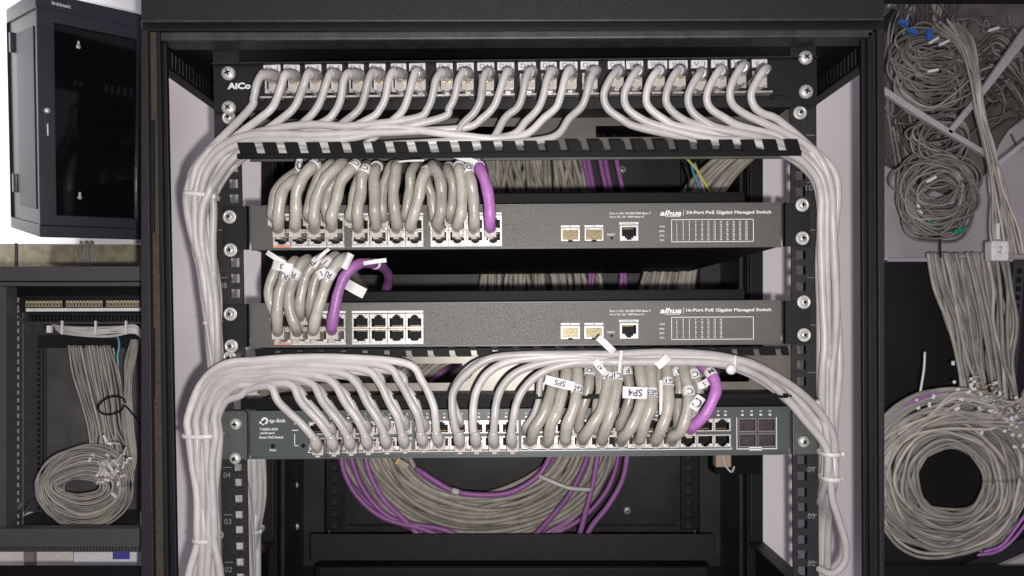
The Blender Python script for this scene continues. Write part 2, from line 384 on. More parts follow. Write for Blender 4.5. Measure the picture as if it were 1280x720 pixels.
# lower sill: the wide dark bar and the tray edge in front of it
a = P(388, 668, 470); b = P(894, 703, 470); mb = MB(); mb.box(a.x, b.x, 470, 478, b.z, a.z, FRAME); mb.build('rear_sill', cab, bevel=1.5)
a = P(400, 708, 440); b = P(882, 760, 440); mb = MB(); mb.box(a.x, b.x, 430, 434, b.z, a.z, BLACK); mb.box(a.x - 8, b.x + 8, 434, 469, a.z - 22, a.z + 2, DEEP); mb.build('floor_tray', cab, bevel=1.5)
mb = MB(); a = P(895, 569, 380); b = P(914, 584, 380); mb.box(a.x, b.x, 380, 400, b.z, a.z, mat('beige_plastic', (.5, .38, .27), .5)); mb.build('terminal_block', cab, bevel=1)
mb = MB(); a = P(870, 566, 378); b = P(948, 590, 420); mb.box(a.x + 40, b.x, 402, 440, b.z, a.z, DEEP); tube(mb, pathpx([(903, 566, 376), (906, 580, 374), (914, 590, 374), (918, 583, 378)]), 1.8, TIE); mb.build('power_block', cab, bevel=1)

# front rack rails: slightly leaning in the picture, so built upright and turned as one part
def rail(px_top, px_bot, w, hx0, hx1, rows, nums, side):
    d = 27; cz = 360
    a0 = P(px_top, 60, d); a1 = P(px_bot, 740, d); xm = (a0.x + a1.x) / 2; ang = math.atan2(a1.x - a0.x, a0.z - a1.z)
    mb = MB(); f = (D + d) / D; z0, z1 = P(0, 760, d).z, P(0, 46, d).z
    x0, x1 = xm, xm + w * f
    hs = [(x0 + hx0 * f, x0 + hx1 * f, P(0, b, d).z, P(0, a, d).z) for a, b in rows]
    mb.plate(x0, x1, z0, z1, d, 2.5, hs, FRAME, BLACK)
    if side < 0: mb.box(x0, x0 + 2.5, d + 2.5, d + 40, z0, z1, BLACK)
    else: mb.box(x1 - 2.5, x1, d + 2.5, d + 40, z0, z1, BLACK)
    for txt, py, kx in nums:
        c = P(640, py, d); letters(mb, txt, (x0 + kx * f, d - .4, c.z), 7, mat('dim_print', (.22, .22, .22), .6), w=9, bold=0)
    for py in [169 + 59.3 * k for k in range(10)]:
        c = P(640, py, d); xx = x0 + (3 if side < 0 else w - 13) * f; mb.box(xx, xx + 11, d - .5, d + .5, c.z - .6, c.z + .2, MATS['dim_print'])
    c0 = Vector((xm, d, (a0.z + a1.z) / 2))
    for v in mb.v:
        u = v - c0; v.x = c0.x + u.x * math.cos(ang) - 0 * u.z - u.z * math.sin(ang); v.z = c0.z + u.z * math.cos(ang) + u.x * math.sin(ang)
    return mb.build('rack_rail', cab)
def holes_list(anchor, step, lo, hi, gap=(0, 20.5, 40.5)):
    out = []; k = -12
    while True:
        y = anchor + k * 59.3; k += 1
        if y > hi: break
        for g in gap:
            if lo < y + g < hi: out.append((y + g, y + g + 11))
    return out
rail(266, 278.5, 33, 17, 28, holes_list(599, 0, 185, 745), [('04', 594, 8), ('03', 652, 8), ('02', 712, 8), ('07', 416, 8), ('08', 357, 8)], -1)
rail(987.5, 991.5, 32.5, 6.5, 18, holes_list(569.5, 0, 180, 745), [('04', 587, 23), ('03', 645, 23), ('02', 704, 23), ('10', 235, 23)], 1)
for px, py in ((286, 147), (287, 447)): screw(cab, px, py, 25, 8, True)
screw(cab, 1000, 141, 25, 8, True)

# white walls beyond the cabinet's open sides
for sx, lab in ((-1, 'pale wall seen through the open left side of the black cabinet'), (1, 'pale wall seen through the open right side of the black cabinet')):
    mb = MB(); mb.box(sx * 468, sx * 700, 452, 462, -700, 560, WALL); o = mb.build('wall'); tag(o, lab, 'wall')

# ================================================================== PATCH PANEL
ROLL = -.0085
pp = thing('port_panel', 'black patch panel with a row of white port labels at the top of the rack', 'patch panel', P(640, 107, 20), roll=-.0112)
NAMES = ['D 1','D 2','D 3','D 4','D 5','D 6','D 7','D 8','D 9','D10','D11','D12','D13','D14','D15','D16','D18','WP1','WP2','WP3','V 1','V 2','V 3','V 4']
LX = [340.5,365,392,418.5,445.5,472,498.5,522,556,582,607.5,632.5,659,686,711,737,770.5,793.5,822,848,874,899,923.5,949.5]
LWD = [21,20,20,19,19,20,19,20,20,21,21,21,22,20,22,22,21,21,24,23,20,20,19,19]
PDX = [10,8,4,3,-1,2,0,3,-1,0,1,-1,1,1,1,2,-2,-2,-1,-1,0,1,3,5]
ax0, ax1 = P(267, 0, 20).x, P(1021, 0, 20).x
PX = [x for x in LX]
holes = []
for x in PX: holes.append((P(x - 9.5, 0, 20).x, P(x + 9.5, 0, 20).x, P(0, 114, 20).z, P(0, 92, 20).z))
mb = MB(); mb.plate(ax0, ax1, P(0, 136, 20).z, P(0, 76, 20).z, 20, 3, holes, BLACK, DEEP); mb.build('face_plate', pp)
mb = MB(); mb.box(ax0, ax1, 14, 20, P(0, 77, 18).z, P(0, 75.5, 18).z, FRAME); mb.build('top_edge', pp)
mb = MB(); letters(mb, 'AiCo', P(299, 103.5, 19.4), 8.5, PRINT, w=30, bold=.05); mb.build('logo', pp, weld=False)
for i, x in enumerate(PX):
    mb = MB(); f = (D + 20) / D; a = P(x - 9.5, 92, 20); b = P(x + 9.5, 114, 20)
    mb.plate(a.x + .4, b.x - .4, b.z + .4, a.z - .4, 19.2, 14, [(a.x + 3, b.x - 3, b.z + 6, a.z - 3)], BOOT if i % 3 else CHROME, DEEP)
    mb.box(a.x + .4, b.x - .4, 30, 33, b.z, a.z, DEEP)
    for k in range(7): xx = a.x + 4.2 + k * 1.9; mb.box(xx, xx + .7, 22, 30, b.z + 6.2, b.z + 8, GOLD)
    mb.build('port', pp, weld=False)
    # clip ledge under each port, catches the light
    mb = MB(); mb.box(a.x - 1, b.x + 1, 4, 20, P(0, 121.5, 12).z, P(0, 119.3, 12).z, CHROME); mb.build('ledge', pp)
    mb = MB(); c = P(LX[i], 83, 19); w = LWD[i] * f; th = U(-.03, .03)
    l = MB(); ca, sa = math.cos(th), math.sin(th)
    q = [(c.x + u * ca - v * sa, c.z + u * sa + v * ca) for u, v in ((-w/2, -5), (w/2, -5), (w/2, 5), (-w/2, 5))]
    l.prism(q, 18, 19.6, PAPER); lo = l.build('port_label', pp)
    letters(mb, NAMES[i], (c.x, 17.6, c.z + .3), 5.6, INK, w=w * .7, rot=th, bold=-.008); mb.build('lettering', lo, weld=False)
for px, py in ((286, 88), (286, 131)): screw(pp, px, py, 18, 9)
for px, py in ((1007, 76.5), (1007, 119)): screw(pp, px, py, 18, 9)

# ================================================================== CABLE MANAGERS (trays with combs)
def comb_strip(x0, x1, ytop, yteeth, ybot, d, th, pitch, gapw, start, m, lean=0.):
    """one bar with upright fingers above it, gaps between the fingers open at the top"""
    mb = MB(); X0, X1 = P(x0, 0, d).x, P(x1, 0, d).x
    mb.box(X0, X1, d, d + th, P(0, ybot, d).z, P(0, yteeth, d).z, m)
    x = start; prev = x0
    segs = []
    while x < x1: segs.append((prev, min(x, x1))); prev = x + gapw; x += pitch
    if prev < x1: segs.append((prev, x1))
    for a, b in segs:
        if b - a < 1: continue
        za, zb = P(0, yteeth + .1, d).z, P(0, ytop, d).z
        mb.prism([(P(a + lean, 0, d).x, za), (P(b + lean, 0, d).x, za), (P(b, 0, d).x, zb), (P(a, 0, d).x, zb)], d, d + th, m)
    return mb
um = thing('cable_manager', 'upper black slotted cable tray directly under the patch panel', 'cable manager', P(640, 160, 20), 'horizontal cable managers', roll=-.006)
mb = comb_strip(296, 1002, 176, 190, 196.5, -52, 3, 27.2, 10.5, 317, DEEP, 4); mb.build('front_comb', um, bevel=.5)
mb = MB(); sl = [(P(x, 0, 40).x, P(x + 85, 0, 40).x, P(0, 172, 40).z, P(0, 158, 40).z) for x in (385, 560, 745, 900)]
mb.plate(P(312, 0, 40).x, P(1016, 0, 40).x, P(0, 200, 40).z, P(0, 138.5, 40).z, 40, 3, sl, PLATED, BLACK)
mb.build('back_plate', um, bevel=.5)
mb = comb_strip(312, 990, 122, 125, 136, -14, 2.5, 26.6, 8, 322, BLACK); mb.box(P(312, 0, -11).x, P(990, 0, -11).x, -11, 38, P(0, 135, -8).z, P(0, 133, -8).z, BLACK); mb.build('upper_comb', um, bevel=.4)

lm = thing('cable_manager', 'lower slotted cable tray with oval openings between the speckled and the blue grey switches', 'cable manager', P(640, 465, 20), 'horizontal cable managers', roll=-.004)
mb = comb_strip(318, 985, 435, 445.4, 445.6, -8, 2.5, 27.2, 8.5, 343, DEEP, 2); mb.box(P(330, 0, -5).x, P(985, 0, -5).x, -5, 30, P(0, 438, -5).z, P(0, 435.8, -5).z, BLACK); mb.build('upper_comb', lm, bevel=.4)
def orect(x0, x1, y0, y1, d): return (P(x0, 0, d).x, P(x1, 0, d).x, P(0, y1, d).z, P(0, y0, d).z)
mb = MB(); d = 44
hl = []
for x0, x1 in ((372, 590), (880, 948)):
    for k, ins in enumerate((12, 6, 2.5, 0, 0, 0, 2.5, 6, 12)): hl.append(orect(x0 + ins, x1 - ins, 454 + k * 2.7, 454 + (k + 1) * 2.7 + .01, d))
mb.plate(P(325, 0, d).x, P(1000, 0, d).x, P(0, 494, d).z, P(0, 434, d).z, d, 3, hl, PLATE, BLACK); mb.build('back_plate', lm)
mb = comb_strip(340, 985, 493.2, 496, 499, -30, 2.5, 27.2, 7.5, 346, DEEP); mb.box(P(335, 0, -27).x, P(990, 0, -27).x, -27, 44, P(0, 497.5, -27).z, P(0, 495, -27).z, BLACK); mb.build('lower_comb', lm, bevel=.4)
mb = MB(); mb.box(P(300, 0, 20).x, P(1003, 0, 20).x, 22, 26, P(0, 511, 20).z, P(0, 497, 20).z, DEEP) ; mb.build('lower_web', lm)

# ================================================================== SWITCHES
def switch(label, pyt, pyb, bx0, bx1, ex0, ex1, fm, em, depth, roll, pyc):
    root = thing('network_switch', label, 'network switch', P(640, (pyt + pyb) / 2, 10), 'rack switches', roll)
    return root
def face(root, x0, x1, y0, y1, d, holes, m, depth=300, side=SWB):
    mb = MB(); X0, X1, Z0, Z1 = P(x0, 0, d).x, P(x1, 0, d).x, P(0, y1, d).z, P(0, y0, d).z
    mb.plate(X0, X1, Z0, Z1, d, 3, [orect(*h, d) for h in holes], m, DEEP); mb.build('front_panel', root, bevel=.5)
    mb = MB()
    mb.box(X0 + .5, X1 - .5, d + 3.2, d + 5, Z0 + .5, Z0 + 3, side)
    mb.box(X0 + 1, X1 - 1, d + 16, d + depth, Z0 + .6, Z1 - .6, side); mb.build('body', root, bevel=.8)
def ears(root, quads, d, m):
    for x0, x1, y0, y1, sc in quads:
        mb = MB(); mb.box(P(x0, 0, d).x, P(x1, 0, d).x, d, d + 3, P(0, y1, d).z, P(0, y0, d).z, m)
        e = x1 if x0 < 640 else x0; s_ = -1 if x0 < 640 else 1
        mb.box(P(e, 0, d).x, P(e, 0, d).x + 2.5 * s_, d - 9, d, P(0, y1, d).z, P(0, y0, d).z, m); mb.build('ear', root, bevel=.5)
        for px, py, r, ws in sc: screw(root, px, py, d - 1, r, ws)

def poe_switch(label, y0, y1, blocks, ledcols, title, lit, scr, dy):
    """charcoal switch; y values are measured at the picture's middle column"""
    root = thing('network_switch', label, 'network switch', P(640, (y0 + y1) / 2, 6), 'rack switches', roll=-.0062)
    d = 6; H = []
    cols = []
    for bx in blocks:
        for c in range(4):
            for r in range(2): cols.append((bx + 1.5 + c * 22.4, bx + 1.5 + (c + 1) * 22.4, y0 + 14 + r * 18.6, y0 + 14 + (r + 1) * 18.6, r == 0))
    for c in cols: H.append((c[0] + .1, c[1] - .1, c[2] + .1, c[3] - .1))
    sf = [(701, 724.5, y0 + 31, y0 + 47), (730.5, 754, y0 + 31, y0 + 47)]; con = (774.5, 797.5, y0 + 28, y0 + 47)
    H += sf + [con]
    face(root, 314, 976, y0, y1, d, H, SWF, 520)
    a0 = P(314, 0, d).x; a1 = P(976, 0, d).x; mb = MB(); mb.box(a0, a1, d - 1.6, d - .2, P(0, y1, d).z, P(0, y1 - 1.6, d).z, EAR); mb.box(a0, a1, d - .9, d - .2, P(0, y0 + 1.6, d).z, P(0, y0 + .4, d).z, EAR); mb.build('edge_trim', root)
    for c in cols: rj45(root, c[0] + .3, c[1] - .3, c[2] + .3, c[3] - .3, d, up=c[4], frame=CHROME)
    for bi, bx in enumerate(blocks):
        for yy, hh in ((y0 + 10.5, 2.6), (y1 - 7.2, 4)):
            mb = MB()
            for c in range(4):
                p0, p1 = P(bx + 1.5 + c * 22.4, 0, d), P(bx + 1.1 + (c + 1) * 22.4, 0, d)
                mb.box(p0.x, p1.x, d - .5, d + .3, P(0, yy + hh, d).z, P(0, yy, d).z, ORNG if (bi == 0 and c == 0 and hh > 3) else PRINT)
                if hh > 3: letters(mb, str(1 + 2 * (c + 4 * bi)) + '  ' + str(2 + 2 * (c + 4 * bi)), ((p0.x + p1.x) / 2, d - .8, P(0, yy + hh / 2, d).z), 2.3, INK, bold=0)
            mb.build('port_strip', root, weld=False)
    for x0, x1, a, b in sf:
        mb = MB(); A, B = P(x0, b, d), P(x1, a, d); mb.plate(A.x + .2, B.x - .2, A.z + .2, B.z - .2, d - 2, 16, [(A.x + 1.6, B.x - 1.6, A.z + 1.6, B.z - 1.6)], CHROME, GOLD)
        mb.box(A.x + 1, B.x - 1, d + 3, d + 5, A.z + 1, B.z - 1, mat('brass_cage', (.17, .14, .07), .4, .3, noise=.5, nscale=700)); mb.box((A.x + B.x) / 2 - 3, (A.x + B.x) / 2 + 3, d - 2.5, d + 2, A.z - 1, A.z + 1.4, DEEP)
        mb.build('fibre_slot', root, weld=False)
        mb = MB(); mb.box(A.x, B.x, d - .5, d + .3, P(0, a - 1.2, d).z, P(0, a - 3.8, d).z, PRINT); letters(mb, '25' if x0 < 720 else '26', ((A.x + B.x) / 2, d - .9, P(0, a - 2.5, d).z), 2, INK); mb.build('port_strip', root, weld=False)
    rj45(root, *con, d, up=False, frame=mat('console_shell', (.55, .53, .53), .4, .3), led=False, name='console_port', fr=2.6)
    mb = MB(); mb.box(P(774, 0, d).x, P(798, 0, d).x, d - .5, d + .3, P(0, y0 + 26.6, d).z, P(0, y0 + 23.6, d).z, PRINT); letters(mb, 'CONSOLE', P(786, y0 + 25.1, d - .8), 2, INK, w=18); mb.build('port_strip', root, weld=False)
    mb = MB()
    letters(mb, 'RESET', P(764, y0 + 39, d - .4), 2.2, PRINT, w=10); mb.disc(tuple(P(764.5, y0 + 43.5, d - .2)), 1.6, DEEP, [(1, .2), (1, -.2), (.01, -.2)], 12)
    letters(mb, 'Port 1~24: 10/100/1000 Base-T', P(788, y0 + 12.5, d - .4), 2.7, PRINT, w=52); letters(mb, 'Port 25, 26: 1000 Base-X', P(784, y0 + 17, d - .4), 2.7, PRINT, w=43)
    letters(mb, 'alhua', P(838.5, y0 + 12.5, d - .4), 7, PRINT, w=27, bold=.03, shear=.25)
    mb.box(P(832, 0, d).x, P(850, 0, d).x, d - .5, d - .1, P(0, y0 + 17.4, d).z, P(0, y0 + 16.8, d).z, PRINT)
    mb.box(P(854.2, 0, d).x, P(854.7, 0, d).x, d - .5, d - .1, P(0, y0 + 16, d).z, P(0, y0 + 8.5, d).z, PRINT)
    letters(mb, title, P(911, y0 + 12.5, d - .4), 5.4, PRINT, w=107, bold=.022)
    x0, x1, a, b = 839, 942, y0 + 20.5, y0 + 49
    for q in ((x0, x1, a, a + .8), (x0, x1, b - .8, b), (x0, x0 + .8, a, b), (x1 - .8, x1, a, b)):
        r = orect(*q, d); mb.box(r[0], r[1], d - .5, d - .1, r[2], r[3], PRINT)
    for k, s_ in enumerate(('PWR', 'LINK', 'SPD', 'PoE')): letters(mb, s_ + (' -' if k else ''), P(828, y0 + 29.5 + k * 5.6, d - .4), 2.2, PRINT, bold=.01)
    for c in range(ledcols):
        for r in range(8):
            letters(mb, str(1 + 2 * c + (r % 2)), P(846 + c * 7.9, y0 + 24 + r * 3.1, d - .4), 2.3, PRINT, bold=.025)
    mb.build('printing', root, weld=False)
    mb = MB(); mb.box(P(332, 0, 60).x, P(932, 0, 60).x, 62, 470, P(0, y0 + 1, 60).z, P(0, y0 - 14, 60).z, SWB); mb.build('shade_slab', root, bevel=1)  # black slab added for the band of shadow above the switch
    ears(root, [(278, 311, y0 + 1, y1 - 1, scr[0]), (979, 1013, y0 + 1, y1 - 1, scr[1])], 22, BLACK)
    return root
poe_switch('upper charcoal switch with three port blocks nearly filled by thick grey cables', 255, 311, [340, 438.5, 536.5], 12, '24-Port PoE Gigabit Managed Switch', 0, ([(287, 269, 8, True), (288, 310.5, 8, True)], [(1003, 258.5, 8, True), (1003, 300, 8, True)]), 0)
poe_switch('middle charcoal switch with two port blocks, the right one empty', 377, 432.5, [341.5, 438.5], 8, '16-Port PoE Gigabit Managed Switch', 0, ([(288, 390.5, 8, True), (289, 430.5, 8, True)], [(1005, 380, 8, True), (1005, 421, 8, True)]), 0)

# blue grey switch
tp = thing('network_switch', 'blue grey switch with a long double row of ports, lowest in the rack', 'network switch', P(640, 540, 6), 'rack switches', roll=-.0085)
y0, y1, d = 511, 571, 2
TX = []
for b in range(4):
    for c in range(6): TX.append(386.5 + b * 132.6 + c * 21.5)
H = [(386, 386.5 + 6 * 21.5 + k * 132.6 + .5, 0, 0) for k in ()]
H = []
for x in TX: H += [(x, x + 21.4, y0 + 14, y0 + 30), (x, x + 21.4, y0 + 34, y0 + 50)]
H += [(922.5, 945, y0 + 14, y0 + 31), (946.5, 969, y0 + 14, y0 + 31), (922.5, 945, y0 + 33, y0 + 50), (946.5, 969, y0 + 33, y0 + 50)]
face(tp, 313, 986, y0, y1, d, H, TPF)
for x in TX:
    rj45(tp, x + .1, x + 21.3, y0 + 14, y0 + 30, d, True, CHROME, True, 'port', 1.9)
    rj45(tp, x + .1, x + 21.3, y0 + 34, y0 + 50, d, False, CHROME, True, 'port', 1.9)
for q in H[-4:]:
    mb = MB(); r = orect(*q, d); mb.plate(r[0] + .2, r[1] - .2, r[2] + .2, r[3] - .2, d - 1.5, 16, [(r[0] + 1, r[1] - 1, r[2] + 1.2, r[3] - 1.2)], mat('cage_metal', (.35, .32, .35), .4, .6), DEEP)
    mb.box(r[0] + .8, r[1] - .8, d + 3, d + 5, r[2] + 1, r[3] - 1, mat('slot_flap', (.06, .045, .05), .4, .3, noise=.3)); mb.build('fibre_slot', tp, weld=False)
mb = MB()
for b in range(4):
    xa, xb = 385 + b * 132.6, 386.5 + b * 132.6 + 130
    for q in ((xa, xb, y0 + 52, y0 + 52.9), (xa, xa + .8, y0 + 50, y0 + 52), (xb - .8, xb, y0 + 50, y0 + 52)):
        r = orect(*q, d); mb.box(r[0], r[1], d - .5, d - .1, r[2], r[3], PRINT)
for q in ((920.5, 971, y0 + 52, y0 + 53), (920.5, 921.3, y0 + 13, y0 + 52), (970.2, 971, y0 + 13, y0 + 52), (936, 952, y0 + 50.5, y0 + 54.5)):
    r = orect(*q, d); mb.box(r[0], r[1], d - .5, d - .1, r[2], r[3], PRINT)
k = 0
for i, x in enumerate(TX):
    for j in range(2):
        letters(mb, str(i * 2 + 1 + j), P(x + 6 + j * 9, y0 + 5.5, d - .4), 2.4, PRINT); r = orect(x + 4.5 + j * 9, x + 7.5 + j * 9, y0 + 9, y0 + 11, d); mb.box(r[0], r[1], d - .5, d - .1, r[2], r[3], PRINT)
for i in range(4):
    letters(mb, str(49 + i), P(928 + i * 11.5, y0 + 5.5, d - .4), 2.4, PRINT); r = orect(926.5 + i * 11.5, 929.5 + i * 11.5, y0 + 9, y0 + 11, d); mb.box(r[0], r[1], d - .5, d - .1, r[2], r[3], PRINT)
letters(mb, 'tp-link', P(347, y0 + 13, d - .4), 6, PRINT, w=21, bold=.015)
# ring-and-stem emblem
c = P(331, y0 + 12.5, d - .4); n = 22
def ring(c, r0, r1, a0, a1, n=22):
    for k in range(n):
        p, q = a0 + (a1 - a0) * k / n, a0 + (a1 - a0) * (k + 1) / n
        mb.face([(c.x + r0*math.cos(p), c.y, c.z + r0*math.sin(p)), (c.x + r1*math.cos(p), c.y, c.z + r1*math.sin(p)), (c.x + r1*math.cos(q), c.y, c.z + r1*math.sin(q)), (c.x + r0*math.cos(q), c.y, c.z + r0*math.sin(q))], PRINT)
ring(c, 2.2, 4.4, -math.pi * .5, math.pi)
for q in ((324.5, 330, y0 + 13.2, y0 + 15.8), (327.6, 330, y0 + 13.2, y0 + 17.6)): r = orect(*q, d); mb.box(r[0], r[1], d - .5, d - .3, r[2], r[3], PRINT)
letters(mb, 'T1600G-52PS', P(336, y0 + 23, d - .4), 3.2, PRINT, w=23, bold=.015); letters(mb, 'JetStream', P(334, y0 + 28, d - .4), 3.4, PRINT, w=19, bold=.02, shear=.3); letters(mb, 'Smart PoE Switch', P(339, y0 + 33, d - .4), 3.2, PRINT, w=30, bold=.02)
letters(mb, 'Reset', P(341, y0 + 49, d - .4), 2.6, PRINT, w=8, bold=.02)
for px, py in ((341, y0 + 44), (379, y0 + 44)): mb.disc(tuple(P(px, py, d - .2)), 2.6, DEEP, [(1, .2), (1, -.25), (.01, -.25)], 14)
for q in ((365, 373, y0 + 24, y0 + 25), (368, 368.8, y0 + 29, y0 + 44), (368, 373, y0 + 43.4, y0 + 44.2), (368, 372, y0 + 16, y0 + 17)): r = orect(*q, d); mb.box(r[0], r[1], d - .5, d - .1, r[2], r[3], PRINT)
mb.build('printing', tp, weld=False)
mb = MB(); r = orect(313, 986, y1 - 2.2, y1, d); mb.box(r[0], r[1], d - 2, d - .2, r[2], r[3], TPF); mb.build('edge_trim', tp)
ears(tp, [(277.5, 311, y0 + 0, y1 + 0, [(295, 527, 7.5, False), (294, 570, 7.5, False)]), (988, 1022, y0, y1, [(1004, 513, 7.5, False), (1004, 555, 7.5, False)])], 16, EAR)

# ================================================================== PATCH PANEL CORDS
def lerp_c(cl, t):      # centreline point and lane scale at parameter t (index units)
    i = max(0, min(len(cl) - 2, int(t))); f = t - i
    return [cl[i][k] * (1 - f) + cl[i+1][k] * f for k in range(len(cl[0]))]
def lane_pts(cl, lane, layer, start=0):
    out = []; ph, am, l0, y0_ = U(0, 6.3), U(.12, .42), lane, layer
    for i in range(start, len(cl)):
        a = cl[max(0, i-1)]; b = cl[min(len(cl)-1, i+1)]; tx, ty = b[0] - a[0], b[1] - a[1]; L = math.hypot(tx, ty)
        nx, ny = -ty / L, tx / L; x, y, sp, d, dt = cl[i]; lane = l0 * .9 + am * math.sin(i * 1.15 + ph); layer = y0_ + .5 * math.sin(i * .9 + ph * 2)
        out.append((x + nx * lane * sp, y + ny * lane * sp, d + layer * dt))
    return out
CL = [(620, 178, 10, -26, 7), (560, 177, 13, -26, 7), (500, 175.5, 16, -26, 8), (440, 174.5, 17, -26, 8), (390, 174, 17, -26, 8), (345, 174, 17, -24, 8), (310, 179, 17, -20, 8), (282, 194, 17, -16, 8), (263, 215, 18, -12, 8), (252, 240, 17.5, -10, 8),
      (250, 262, 17, -8, 8), (253, 300, 14.5, -4, 8), (259, 335, 10.5, 0, 8), (264, 370, 8, 3, 8), (267, 410, 7, 6, 8), (270, 450, 6, 10, 6), (272, 500, 6, 40, 6), (285, 560, 8, 90, 7), (300, 620, 10, 110, 7), (305, 700, 10, 110, 7), (305, 780, 10, 110, 7)]
# normals: travelling right to left, lane +1 points up/outside; outside is D 1
for i in range(16):
    lx = LX[i] + PDX[i] * 0 ; ytop = 88 - (lx - 330) * .0115
    cx = lx - (16 if i == 0 else 13 if i < 4 else 5) if i < 8 else lx + 0
    cx = lx - [16, 3, -1, -0, -2, 3, 6, 2][i] if i < 8 else lx - [-1, -1, -1, -2, -3, -4, -4, -4][i-8]
    cx = [325, 357, 384, 411, 435, 466, 491, 517, 549, 576, 608, 631, 661, 687, 711, 742][i]
    yb = ytop + 14
    lane = .95 - .27 * i if i < 8 else [.9, .1, -.6, .55, -.9, -.25, .75, -.45][i-8]; layer = (1.1 if i % 2 else .4) if i < 8 else (-1.0 if i % 2 else -.3)
    # where it joins the bundle
    jx = cx - (52 if i < 8 else 66 + (i - 8) * 2); 
    st = next((k for k, c in enumerate(CL) if c[0] < cx - (52 if i < 8 else 78)), 8)
    lp = lane_pts(CL, lane, layer, st)
    top = (cx + 3, ytop + 1, -38)
    drop = 126 + U(-4, 5); cx += U(-1.5, 1.5)
    pts = [(lx + 3, yb + 6, 26), (lx + 3, yb + 3, 0), (cx + 6, ytop + 5, -24), (cx + 1, ytop + 5, -36), (cx - 4, ytop + 16, -38), (cx - 8, drop - 6, -34), (cx - 15, drop + 10, -30)]
    jy = lp[0][1]
    if i >= 1: pts.append((cx - 30, min(jy - 4, drop + 24), -28))
    if i >= 10: pts.append((cx - 52, jy - 6 - (i - 10) * .2, -27))
    pts += lp
    cord('light grey patch cord hanging from the panel port labelled %s, bending left' % NAMES[i], pts, 4.7, LCORD, 'light grey cords from the patch panel', plug=(lx + 2.5, yb + 5, 15, 14, -8, 24), jit=.8, hood=[(lx + 3, yb - 3, 16), (lx + 3, yb - 6, -8), ((lx + cx) / 2 + 3, ytop + 6, -26), (cx + 1, ytop + 6, -37)])
CR = [(790, 150, 6, -26, 7), (840, 166, 9, -26, 7), (885, 168, 11, -26, 7), (930, 168, 13, -25, 8), (965, 173, 13, -22, 8), (992, 184, 13, -18, 8), (1013, 200, 13, -14, 8), (1027, 222, 13, -10, 8), (1033, 248, 12.5, -8, 8), (1035, 280, 12, -6, 8), (1036, 330, 11.5, 0, 8), (1037, 380, 11, 6, 8), (1036, 430, 11, 10, 8), (1034, 470, 11, 14, 8), (1034, 520, 10, 22, 8), (1036, 566, 10, 26, 8), (1036, 600, 9, 30, 7), (1030, 630, 8, 70, 6), (1024, 700, 8, 90, 6), (1024, 790, 8, 90, 6)]
for i in range(8):
    k = 16 + i; lx = LX[k]; ytop = 88 - (lx - 330) * .0115 + [0, 0, 0, 0, 4, 1, -3, 1][i]; yb = ytop + 13
    cx = [768, 793, 820, 845, 873, 897, 925, 952][i]
    lane = (i / 7.0) * 2 - 1; layer = [1, -1, 0, -.6, .8, -.2, -1, .4][i]
    jx = cx + (60 if i < 6 else 44)
    st = next((q for q, c in enumerate(CR) if c[0] > jx + 12), 4)
    lp = lane_pts(CR, -lane, layer, st)
    pts = [(lx + 1, yb + 6, 26), (lx + 2, yb + 3, 0), (cx + 7, ytop + 5, -24), (cx + 3, ytop + 5, -36), (cx - 6, ytop + 18, -38), (cx - 13, ytop + 36, -34), (cx - 9, ytop + 52, -30), (cx + 8, ytop + 66, -28), (cx + 32, min(lp[0][1] - 3, ytop + 76), -27)]
    if i == 7: pts[-2:] = [(cx + 2, ytop + 60, -28), (cx + 22, ytop + 70, -26)]
    pts += lp
    cord('light grey patch cord hanging from the panel port labelled %s, bending right' % NAMES[k], pts, 4.7, LCORD, 'light grey cords from the patch panel', plug=(lx + 1.5, yb + 5, 15, 14, -8, 24), jit=.8, hood=[(lx + 3, yb - 3, 16), (lx + 3, yb - 6, -8), ((lx + cx) / 2 + 4, ytop + 6, -26), (cx + 4, ytop + 6, -37)])
tie('white nylon tie round the upper left bundle beside the upper charcoal switch', 252, 245, 40, 34, -8, tilt=-.1)
tie('white nylon tie round the narrow left bundle beside the middle charcoal switch', 266, 403, 20, 26, 6, tilt=.1, h=4)

# ================================================================== THICK CORDS OF THE UPPER SWITCH
G1 = 'thick grey cables in the upper charcoal switch'
def back(px, py, k=0): return [(px + 4, py - 1, 6), (px + 10, py + 4, 50), (px + 14, py + 14, 120), (px + 16, py + 30, 260)]
low = [(348, [(348, 262), (354, 240), (368, 224)], ''), (368.5, [(369, 262), (370, 242), (380, 221), (393, 207)], 'D1'), (392.5, [(391, 268), (396, 245), (408, 224), (425, 205)], ''),
       (414, [(414, 270), (419, 250), (428, 226), (443, 207)], 'C2'), (447.5, [(447, 262), (451, 240), (453, 222), (457, 209)], 'C1'), (470, [(468, 262), (467, 240), (466, 222), (470, 209)], 'C3'),
       (495, [(494, 262), (492, 240), (495, 220), (497, 207)], ''), (515, [(517, 266), (524, 246), (528, 226), (532, 212)], 'D7'), (548, [(551, 262), (553, 240), (549, 222), (541, 209)], ''),
       (572.5, [(575, 266), (578, 246), (577, 226), (573, 208)], 'D8'), (592.5, [(592, 262), (591, 242), (588, 228), (584, 210)], 'D5')]
up = [(342, [(341, 262), (346, 238), (357, 224), (371, 216)], 'D'), (386, [(386, 258), (393, 232), (402, 218), (413, 206)], ''), (408, [(407, 258), (410, 242), (419, 226), (436, 212)], ''),
      (438, [(441, 256), (444, 238), (448, 222), (452, 211)], ''), (478, [(477, 258), (480, 236), (485, 218), (490, 207)], ''), (507, [(508, 258), (511, 238), (514, 218), (517, 207)], ''),
      (543, [(541, 256), (538, 244), (534, 230), (531, 218)], ''), (563, [(565, 258), (567, 242), (565, 224), (560, 211)], 'G')]
